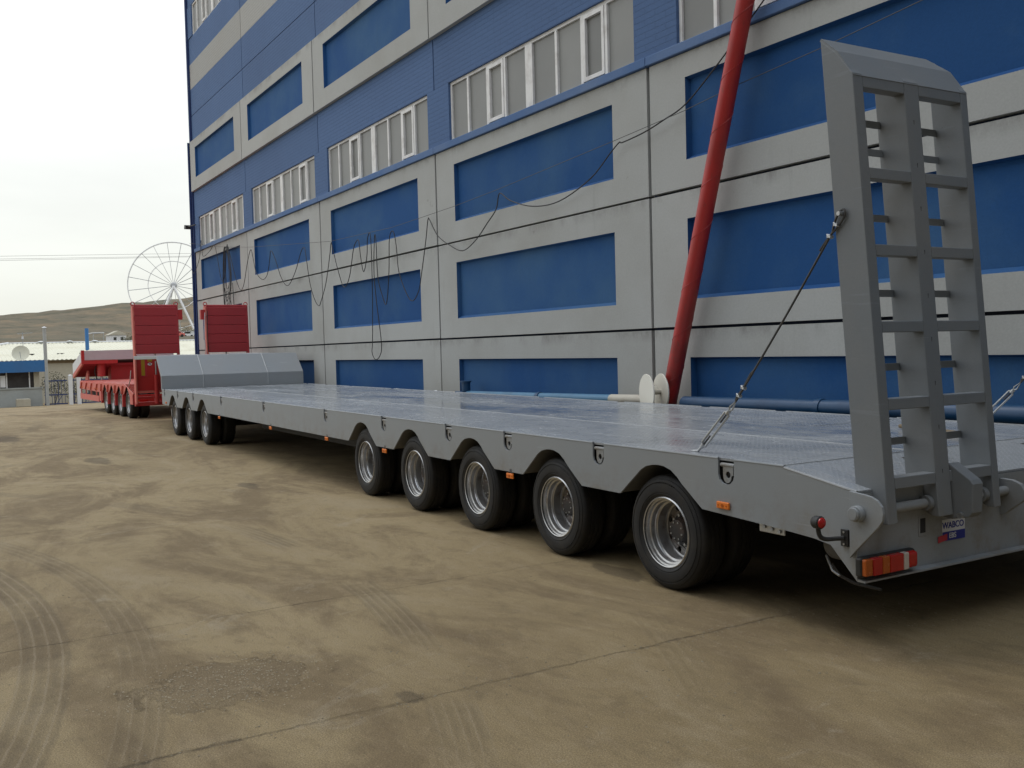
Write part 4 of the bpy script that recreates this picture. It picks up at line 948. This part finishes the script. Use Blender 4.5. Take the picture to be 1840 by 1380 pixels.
# ramps
def red_ramp(y0, y1, tab):
    rm = node('red_ramp', rt)
    s0, s1 = 1.62, 1.78
    tilt = -.02
    zt, zb = 2.96, 1.74
    P = [(s0, zb), (s1, zb), (s1-.05, zt), (s0-.05, zt)]
    for k in range(5):   # five folded plates make the face
        z0 = zb+(zt-zb)*k/5; z1 = zb+(zt-zb)*(k+1)/5-.004; f0 = -.05*(z0-zb)/(zt-zb)
        MB().prism([(s1+f0-.02, z0), (s1+f0+.012, z0+.008), (s1+f0+.018, z1-.012), (s1+f0, z1), (s1+f0-.02, z1)], 'y', y0+.03, y1-.03).build('ramp_plate', 'red_dark', rm)
    for ya, yb in ((y0, y0+.045), (y1-.045, y1)):
        MB().prism([(s0, .45), (s1+.02, .45), (s1+.02, zb), (s1-.03, zt+.02), (s0-.05, zt+.02), (s0, zb)], 'y', ya, yb).build('ramp_side_member', 'red_faded' if ya == y0 else 'red_dark', rm, bevel=.01)  # left member takes the paler red, its highlight painted into the colour
    MB().box(s0-.02, s0, y0+.05, y1-.05, 1.74, zt-.02).build('ramp_back', 'red_dark', rm)
    MB().cyl((s1-.09, y0, zt+.02), (s1-.09, y1, zt+.02), .035, n=10).build('ramp_tip_tube', 'red_dark', rm, True)
    ty = (y1, y1+.11) if tab > 0 else (y0-.11, y0)
    MB().box(s0, s1-.03, ty[0], ty[1], 2.62, 2.88).build('ramp_tab', 'red', rm)
    for ya in (y0+.04, y1-.06): MB().cyl((s1-.02, ya, zb-.06), (s1-.02, ya+.03, zb-.06), .035, n=10).build('ramp_eye', 'red', rm)
    MB().cyl((s0+.05, (y0+y1)/2-.03, 1.66), (s0+.05, (y0+y1)/2-.03, 1.76), .02, n=8).build('ramp_rod', 'galv', rm)
    # lower ladder part
    MB().box(s0+.02, s0+.05, y0+.05, y1-.05, .78, 1.66).build('lower_plate', 'red', rm)
    MB().box(s0+.06, s0+.12, y0+.05, y1-.05, .74, .79).build('lower_rung', 'red_faded', rm)
    MB().box(s0+.06, s0+.12, y0+.05, y1-.05, .58, .64).build('lower_rung', 'red', rm)
    MB().box(s0-.02, s0+.10, y0+.0, y1, .40, .50).build('lower_rung', 'red', rm)
    if y0 < 1:
        MB().cyl((s0+.15, .40, .44), (s0+.15, .40, 1.2), .055, n=14).build('ramp_cylinder', 'red', rm, True)
        MB().cyl((s0+.15, .40, 1.2), (s0+.15, .40, 1.55), .02, n=10).build('cylinder_rod', 'galv', rm, True)
        MB().box(s0+.055, s0+.060, .05, .20, 1.15, 1.60).build('reflector_board', 'sticker_red', rm)
        MB().box(s0+.062, s0+.065, .06, .145, 1.18, 1.60).build('reflector_strip', 'yellow', rm)
        pl = MB().prism([(.275+.055*math.cos(t), 1.475+.034*math.sin(t)) for t in [2*PI*k/20 for k in range(20)]], 'x', s0+.055, s0+.062).build('country_plate', 'sticker_white', rm)
        text_mesh('lettering', 'TR', .05, 'black', rm, (s0+.065, .275, 1.475), (0, 1, 0), (0, 0, 1), bold=.002)
        MB().box(s0+.055, s0+.060, .22, .33, 1.54, 1.60).build('plate_tag', 'yellow', rm)
    else: pass
red_ramp(-.12, 1.02, 1)
red_ramp(1.72, 2.87, -1)

for y0 in (.03, RW-.38):
    h = MB().box(.842, .875, y0, y0+.34, .43, .52).build('tail_lamp', 'redlens', rt, bevel=.008); MB().box(.876, .880, y0+.04, y0+.12, .44, .51).build('amber_lens', 'amberlens', h)
for k in range(7):
    s_ = -7.2+k*.55; MB().box(s_, s_+.09, -.012, -.002, .70, .74).build('side_marker_lamp', 'orange', rt)
for y in (-.10, .98, 1.74, 2.83):
    MB().tube([(1.70+.0*k, y+.05*math.cos(k*.7), 3.03+.05*math.sin(k*.7)) for k in range(9)], .012, 6, True).build('ramp_ring', 'red', rt, True)
MB().tube(spline([(1.80, 1.70, 2.8), (1.83, 1.66, 2.2), (1.80, 1.70, 1.7)], 6), .012, 6).build('hose', 'pale_board', rt)
MB().tube(spline([(1.78, 1.77, 2.85), (1.84, 1.74, 2.3), (1.80, 1.76, 1.75)], 6), .010, 6).build('hose', 'black', rt)
MB().tube(spline([(.9, .9, .9), (1.1, 1.1, .62), (1.4, 1.2, .9)], 6), .015, 6).build('hose', 'black', rt)
# ------------------------------------------------------------------ gatehouse, gate, shed
gh = thing('gatehouse', 'small grey gatehouse with bright blue fascia by the yard gate', 'gatehouse', (-61, 0, -.97))
def G(x0, x1, y0, y1, z0, z1, nm, mt, par=None, bv=0): return MB().box(x0, x1, y0, y1, z0, z1).build(nm, mt, par or gh, bevel=bv)
G(-4, 0, -6, 5.55, 0, 1.05, 'base_wall', 'gate_grey'); G(-4, -3.9, -6, 5.5, 1.05, 2.0, 'back_wall', 'shed_wall')
for y in (5.15, 2.75, -1.5, -6): G(-.22, -.02, y, y+.28, 1.05, 2.0, 'pier', 'shed_wall')
G(-.06, .05, 2.0, 5.6, 1.02, 1.10, 'window_sill', 'gate_grey')
wn = G(-.12, -.10, 3.4, 5.15, 1.10, 1.98, 'window', 'glass_dark'); G(-.11, -.05, 3.36, 3.44, 1.10, 1.98, 'window_frame', 'white', wn); G(-.11, -.05, 3.75, 3.81, 1.10, 1.98, 'window_frame', 'white', wn); G(-.11, -.05, 4.9, 4.96, 1.10, 1.98, 'window_frame', 'white', wn)
G(-.12, -.10, -1.2, 2.7, 1.10, 1.98, 'window', 'glass_dark')
G(-.1, -.04, 3.46, 3.72, 1.15, 1.8, 'notice_board', 'white')
MB().prism([(-6.5, 1.93), (5.82, 1.97), (5.82, 2.63), (-6.5, 2.50)], 'x', .30, .36).build('fascia', 'fascia', gh)
G(-4.3, .30, -6.5, 5.8, 2.0, 2.15, 'roof', 'fascia')
tag(MB().box(-60.6, -59.9, 4.15, 4.85, yard_z(-60), yard_z(-60)+.45).build('concrete_block', 'shed_wall', bevel=.04), 'pale concrete block lying in front of the gatehouse', 'block')
dsh = thing('satellite_dish', 'pale round satellite dish on the gatehouse roof', 'satellite dish', (-61.6, 4.6, 1.18))
MB().lathe([(.001, 0), (.2, .02), (.36, .07), (.46, .13), (.46, .14), (.36, .085), (.2, .035), (.001, .015)], (0, 0, .85), Vector((.9, -.2, .38)).normalized(), 24).build('dish', 'shed_roof', dsh, True)
MB().cyl((0, 0, 0), (-.05, 0, .8), .03, n=8).build('mast', 'chim', dsh); MB().cyl((.05, 0, .45), (.5, -.1, .98), .012, n=6).build('feed_arm', 'chim', dsh)
an = thing('tv_antenna', 'thin television antenna on a mast above the gatehouse', 'antenna', (-62, 4.75, 1.18))
MB().cyl((0, 0, 0), (0, 0, 2.1), .018, n=6).build('mast', 'chim', an); MB().cyl((-.1, -.25, 2.0), (.1, .5, 2.05), .012, n=6).build('boom', 'chim', an)
for k in range(5): MB().cyl((-.16, -.2+k*.16, 2.0+k*.01), (.2, -.26+k*.16, 2.0+k*.01), .007, n=5).build('element', 'chim', an)
MB().box(-.05, .05, -.05, .05, 1.7, 1.85).build('amplifier_box', 'white', an)
ch = thing('flue_pipe', 'tall grey metal flue pipe with a cap standing beside the gatehouse', 'chimney', (-60.7, 5.78, -.95))
MB().cyl((0, 0, 0), (-.0, -.02, 4.35), .095, n=14).build('flue', 'chim', ch, True); MB().cyl((0, -.02, 4.35), (0, -.02, 4.40), .07, n=12).build('neck', 'chim', ch); MB().lathe([(.001, .08), (.12, .02), (.13, 0), (.001, 0)], (0, -.02, 4.42), (0, 0, 1), 14).build('cap', 'white', ch, True)
gt = thing('barred_gate', 'navy blue barred metal gate between the gatehouse and the white posts', 'gate', (-61, 0, -.97))
def leaf(y0, y1, par):
    for z in (1.42, .62, .10): MB().box(-.03, .03, y0, y1, z-.035, z+.035).build('rail', 'gate_blue', par)
    k = 0; y = y0+.05
    while y < y1:
        MB().cyl((0, y, .06), (0, y, 1.52), .014 if k % 4 else .022, n=6).build('gate_bar', 'gate_blue', par); y += .17; k += 1
    MB().cyl((0, y0+.62, .1), (0, y0+.95, .62), .02, n=6).build('brace', 'gate_blue', par)
leaf(5.66, 6.86, gt)
gt2 = thing('barred_gate', 'navy blue barred metal gate seen beneath the red trailer, right of the white posts', 'gate', (-61, 0, -.97)); leaf(7.16, 7.34, gt2); leaf(7.58, 11.6, gt2)
for y, lab in ((7.02, 'white square gate post, left one of the pair left of the red trailer'), (7.46, 'white square gate post, right one of the pair, nearest the red trailer')):
    p = thing('gate_post', lab, 'gate post', (-60.9, y, -.97), 0, 'white gate posts'); MB().box(-.1, .1, -.105, .105, 0, 1.70).build('shaft', 'white', p, bevel=.01); MB().add([(-.12, -.12, 1.7), (.12, -.12, 1.7), (.12, .12, 1.7), (-.12, .12, 1.7), (0, 0, 1.76)], [(3, 2, 1, 0), (0, 1, 4), (1, 2, 4), (2, 3, 4), (3, 0, 4)]).build('cap', 'white', p)

sh = thing('long_shed', 'long low shed with cream corrugated roof beyond the yard gate', 'shed', (0, 0, 0))
zg = -1.32
MB().box(-93.6, -70.4, 5.0, 34, zg, 1.5).build('wall', 'shed_wall', sh)
MB().box(-70.42, -70.36, 6.3, 34, 1.42, 1.62).build('eaves_board', 'plank', sh)
# corrugated slope: eave x=-70 z=1.66; ridge x=-82 z=2.93; hip at the left end
vs = []; fs = []; nseg = 680; y_l, y_r = -3.0, 34.0
for i in range(nseg+1):
    y = y_l+(y_r-y_l)*i/nseg; zz = .028*math.sin(2*PI*y/.27)
    t = 1.0 if y > 5.3 else max(0.0, (y-y_l)/(5.3-y_l))
    vs += [(-70, y, 1.66+zz), (-70-12*t, y, 1.66+1.27*t+zz)]
    if i: a = 2*(i-1); fs.append((a, a+2, a+3, a+1))
MB().add(vs, fs).build('roof_slope', 'shed_roof', sh)
MB().add([(-82, 5.3, 2.93), (-82, 34, 2.93), (-94, 34, 1.66), (-94, -3, 1.66)], [(0, 1, 2, 3)]).build('roof_slope', 'shed_roof', sh)
MB().add([(-70, -3, 1.66), (-82, 5.3, 2.93), (-94, -3, 1.66)], [(0, 1, 2)]).build('roof_hip', 'shed_roof', sh)
MB().tube([(-70.2, -3, 1.70), (-82, 5.3, 2.97)], .09, 6).tube([(-82, 5.3, 2.97), (-82, 34, 2.97)], .06, 6).build('ridge_cap', 'white', sh)
for k, y in enumerate((7.5, 9.5, 11.3)):
    v = MB().cyl((-81.8, y, 2.9), (-81.8, y, 3.04), .12, n=10).build('roof_vent', 'chim', sh); MB().lathe([(.001, .07), (.22, .02), (.24, 0), (.001, 0)], (-81.8, y, 3.04), (0, 0, 1), 12).build('vent_cap', 'white', v)
for x, y in ((-73.5, 6.1), (-73.8, 8.0), (-73.6, 9.4), (-74.2, 15.0)): MB().box(x-.12, x+.1, y-.25, y+.2, 1.98+(-70-x)*.0, 2.10).build('roof_patch', 'chassis', sh)
bp = MB().cyl((-76, 9.98, 2.2), (-76, 9.98, 3.86), .13, n=12).build('blue_flue', 'fascia', smooth=True); tag(bp, 'short bright blue flue pipe standing up from the shed roof', 'chimney')
# shrubs by the gate
def shrub(loc, h, r, n, label, seed):
    t = thing('shrub', label, 'shrub', loc); q = random.Random(seed)
    for k in range(4): MB().cyl((0, 0, 0), (q.uniform(-.3, .3)*r, q.uniform(-.6, .6)*r, h*.8), .02, .006, n=5).build('stem', 'bark', t)
    m = MB()
    for k in range(n):
        a, e_, rr1 = q.uniform(0, 2*PI), q.uniform(-1, 1), q.random()**.4
        p = Vector((math.cos(a)*math.sqrt(1-e_*e_)*r*rr1, math.sin(a)*math.sqrt(1-e_*e_)*r*rr1, h*.62+e_*h*.42*rr1))
        if mn.noise(p*3+Vector((seed, 0, 0))) < -.12: continue
        d1 = Vector((q.uniform(-1, 1), q.uniform(-1, 1), q.uniform(-1, 1))).normalized(); d2 = d1.orthogonal().normalized(); s = q.uniform(.03, .06)
        m.add([p-d1*s, p+d2*s*.5, p+d1*s, p-d2*s*.5], [(0, 1, 2, 3)])
    l_ = m.build('foliage', 'leaf', t); l_['kind'] = 'stuff'
shrub((-62.2, 6.3, -1.0), 1.9, .75, 900, 'olive green shrub behind the barred gate beside the flue pipe', 5)
shrub((-64.5, 7.6, -1.05), 1.2, .6, 500, 'low dry shrub behind the white gate posts', 9)
shrub((-59.8, 11.2, -.95), 1.0, .6, 500, 'low shrub in the shade far behind the red trailer', 19)

# ------------------------------------------------------------------ ferris wheel and far things
fwz = thing('ferris_wheel', 'tall white ferris wheel without cabins on the hill slope', 'ferris wheel', (-420, 89.4, 31.3), math.radians(-14))
Rw = 17.9
for xo in (-1.1, 1.1):
    MB().tube([(xo, Rw*math.cos(t), Rw*math.sin(t)) for t in [2*PI*k/90 for k in range(90)]], .15, 6, True).build('rim_ring', 'wheel_white', fwz, True)
    MB().tube([(xo, Rw*.56*math.cos(t), Rw*.56*math.sin(t)) for t in [2*PI*k/70 for k in range(70)]], .09, 5, True).build('inner_ring', 'wheel_white', fwz, True)
for k in range(20):
    t = 2*PI*(k+.35)/20
    MB().cyl((-1.1*.6, math.cos(t), math.sin(t)), (-1.1, Rw*math.cos(t), Rw*math.sin(t)), .085, n=5).build('spoke', 'wheel_grey', fwz)
    MB().cyl((1.1*.6, math.cos(t), math.sin(t)), (1.1, Rw*math.cos(t), Rw*math.sin(t)), .06, n=5).build('spoke', 'wheel_grey', fwz)
    MB().cyl((-1.1, Rw*math.cos(t), Rw*math.sin(t)), (1.1, Rw*math.cos(t), Rw*math.sin(t)), .08, n=5).build('cross_bar', 'wheel_white', fwz)
MB().lathe([(.001, -1.6), (.8, -1.6), (1.25, -1.1), (1.25, 1.1), (.8, 1.6), (.001, 1.6)], (0, 0, 0), (1, 0, 0), 20).build('hub', 'wheel_grey', fwz, True)
for xo in (-3.2, 3.2):
    for yo in (-8.0, 8.0): MB().cyl((xo*.55, 0, -.4), (xo, yo, -19.8), .48, .42, n=10).build('support_leg', 'wheel_white', fwz, True)
def far_thing(): pass
hs = thing('hillside_house', 'tiny white house with pale roof on the slope above the shed roof', 'house', (-160, 25.0, 3.9))
MB().box(-2, 2, -1.0, 1.3, 0, 1.3).build('wall', 'white', hs); MB().prism([(-1.2, 1.3), (1.5, 1.3), (.15, 1.95)], 'x', -2.2, 2.2).build('roof', 'shed_wall', hs); MB().box(2.0, 2.03, -.5, -.1, .5, .95).build('window', 'glass_dark', hs)
MB().box(2.0, 2.03, .5, .9, .5, .95).build('window', 'glass_dark', hs)
h2 = thing('hillside_shelter', 'long thin white roof left of the tiny hillside house', 'shelter', (-170, 23.6, 4.5)); MB().box(-3, 3, -.8, .9, 1.2, 1.36).build('roof', 'white', h2); 
for y in (-.7, .8): MB().box(2.8, 2.95, y-.05, y+.05, 0, 1.2).build('post', 'chim', h2)
for k, (x, y, s, lab) in enumerate(((-150, 25.6, 1.5, 'dark bushy tree right of the tiny hillside house'), (-152, 27.6, 1.2, 'small dark tree further right of the tiny hillside house'), (-250, 55.4, 2.2, 'dark tree on the slope between the two red ramps'))):
    t = thing('hillside_tree', lab, 'tree', (x, y, hill_z(x, y)-.1)); MB().cyl((0, 0, 0), (0, 0, s*.6), .08, .04, n=6).build('trunk', 'bark', t); q = random.Random(k); m = MB()
    for _ in range(420):
        p = Vector((q.gauss(0, .38), q.gauss(0, .55), q.gauss(0, .3)))*s+Vector((0, 0, s*.75)); d1 = Vector((q.uniform(-1, 1), q.uniform(-1, 1), q.uniform(-1, 1))).normalized(); d2 = d1.orthogonal().normalized(); w_ = q.uniform(.06, .14)
        m.add([p-d1*w_, p+d2*w_*.6, p+d1*w_, p-d2*w_*.6], [(0, 1, 2, 3)])
    l_ = m.build('crown', 'leaf', t); l_['kind'] = 'stuff'
def vehicle(loc, mat, label, cat, nm, L_=4.4, H_=1.5):
    v = thing(nm, label, cat, loc, math.radians(80))
    MB().prism([(-L_/2, .3), (L_/2, .3), (L_/2, .85), (L_*.28, .95), (L_*.16, H_), (-L_*.42, H_), (-L_/2, .9)], 'y', -.85, .85).build('body', mat, v, bevel=.05)
    MB().prism([(L_*.24, .98), (L_*.15, H_-.08), (-L_*.38, H_-.08), (-L_*.42, .98)], 'y', -.86, .86).build('windows', 'glass_dark', v)
    for s in (-L_*.3, L_*.3):
        for y in (-.8, .8): MB().cyl((s, y-.1, .32), (s, y+.1, .32), .32, n=12).build('wheel', 'rubber', v)
vehicle((-262, 59.0, hill_z(-262, 59.0)), 'white', 'tiny white van parked on the slope below the ferris wheel', 'van', 'parked_van', 2.6, 1.6)
vehicle((-225, 48.4, hill_z(-225, 48.4)), 'red_faded', 'tiny reddish car parked between the red ramps below the ferris wheel', 'car', 'parked_car', 2.9, 1.3)
for k, (x, y, w_, lab) in enumerate(((-300, 66.2, 2.2, 'tiny pale hut below the ferris wheel, left of the parked van'), (-330, 76.5, 3.0, 'tiny pale roofed building low on the slope at the factory corner'))):
    hh = thing('hillside_hut', lab, 'hut', (x, y, hill_z(x, y)-.2)); MB().box(-w_/2, w_/2, -w_*.6, w_*.6, 0, 1.5).build('wall', 'white' if k < 2 else 'gate_grey', hh); MB().prism([(-w_*.7, 1.5), (w_*.7, 1.5), (0, 2.1)], 'x', -w_*.6, w_*.6).build('roof', 'shed_wall', hh); MB().box(w_/2, w_/2+.03, -.3, .3, .4, 1.1).build('door', 'glass_dark', hh)
lp = thing('street_lamp', 'thin street lamp on the slope right of the left red ramp', 'street lamp', (-245, 53.4, hill_z(-245, 53.4))); MB().cyl((0, 0, 0), (0, 0, 3.6), .07, .05, n=6).build('pole', 'chim', lp); MB().box(-.1, .1, -.5, .1, 3.55, 3.65).build('lamp_head', 'chim', lp)

# ------------------------------------------------------------------ loose stones
def stones(name, spots, lo, hi, seed, flat=.55):
    q = random.Random(seed); m = MB()
    for (x, y) in spots:
        s = lo+(hi-lo)*q.random()**2.5; a = q.uniform(0, PI); n = 5
        base = []; 
        for k in range(n):
            t = a+2*PI*k/n; r = s*q.uniform(.6, 1.1); base.append((x+r*math.cos(t)*1.2, y+r*math.sin(t)))
        z0 = yard_z(x)-.001; o_ = len(m.v); h1 = s*flat*q.uniform(.5, 1)
        vs = [(p[0], p[1], z0) for p in base]+[(x+(p[0]-x)*.7, y+(p[1]-y)*.7, z0+h1) for p in base]+[(x, y, z0+h1*1.15)]
        m.add(vs, [(k, (k+1) % n, (k+1) % n+n, k+n) for k in range(n)]+[(k+n, (k+1) % n+n, 2*n) for k in range(n)])
    o = m.build(name, 'stone'); o['kind'] = 'stuff'; return o
q = random.Random(21); sp = []
while len(sp) < 1500:
    x, y = q.gauss(-4.93, .24), q.gauss(1.22, .27)
    if ((x+4.93)/.46)**2+((y-1.22)/.6)**2 < 1.2: sp.append((x, y))
stones('broken_gravel', sp, .0015, .009, 22)
sp = []
for _ in range(9000):
    x = -2.2-abs(q.gauss(0, 6)); y = q.uniform(-.6, 5.6)
    if mn.noise(Vector((x*.9, y*.9, 0))) > .02: sp.append((x, y))
for _ in range(500): sp.append((-4.14+q.gauss(0, .05), q.uniform(.2, 4.6)))
stones('scattered_grit', sp, .0012, .0085, 23)
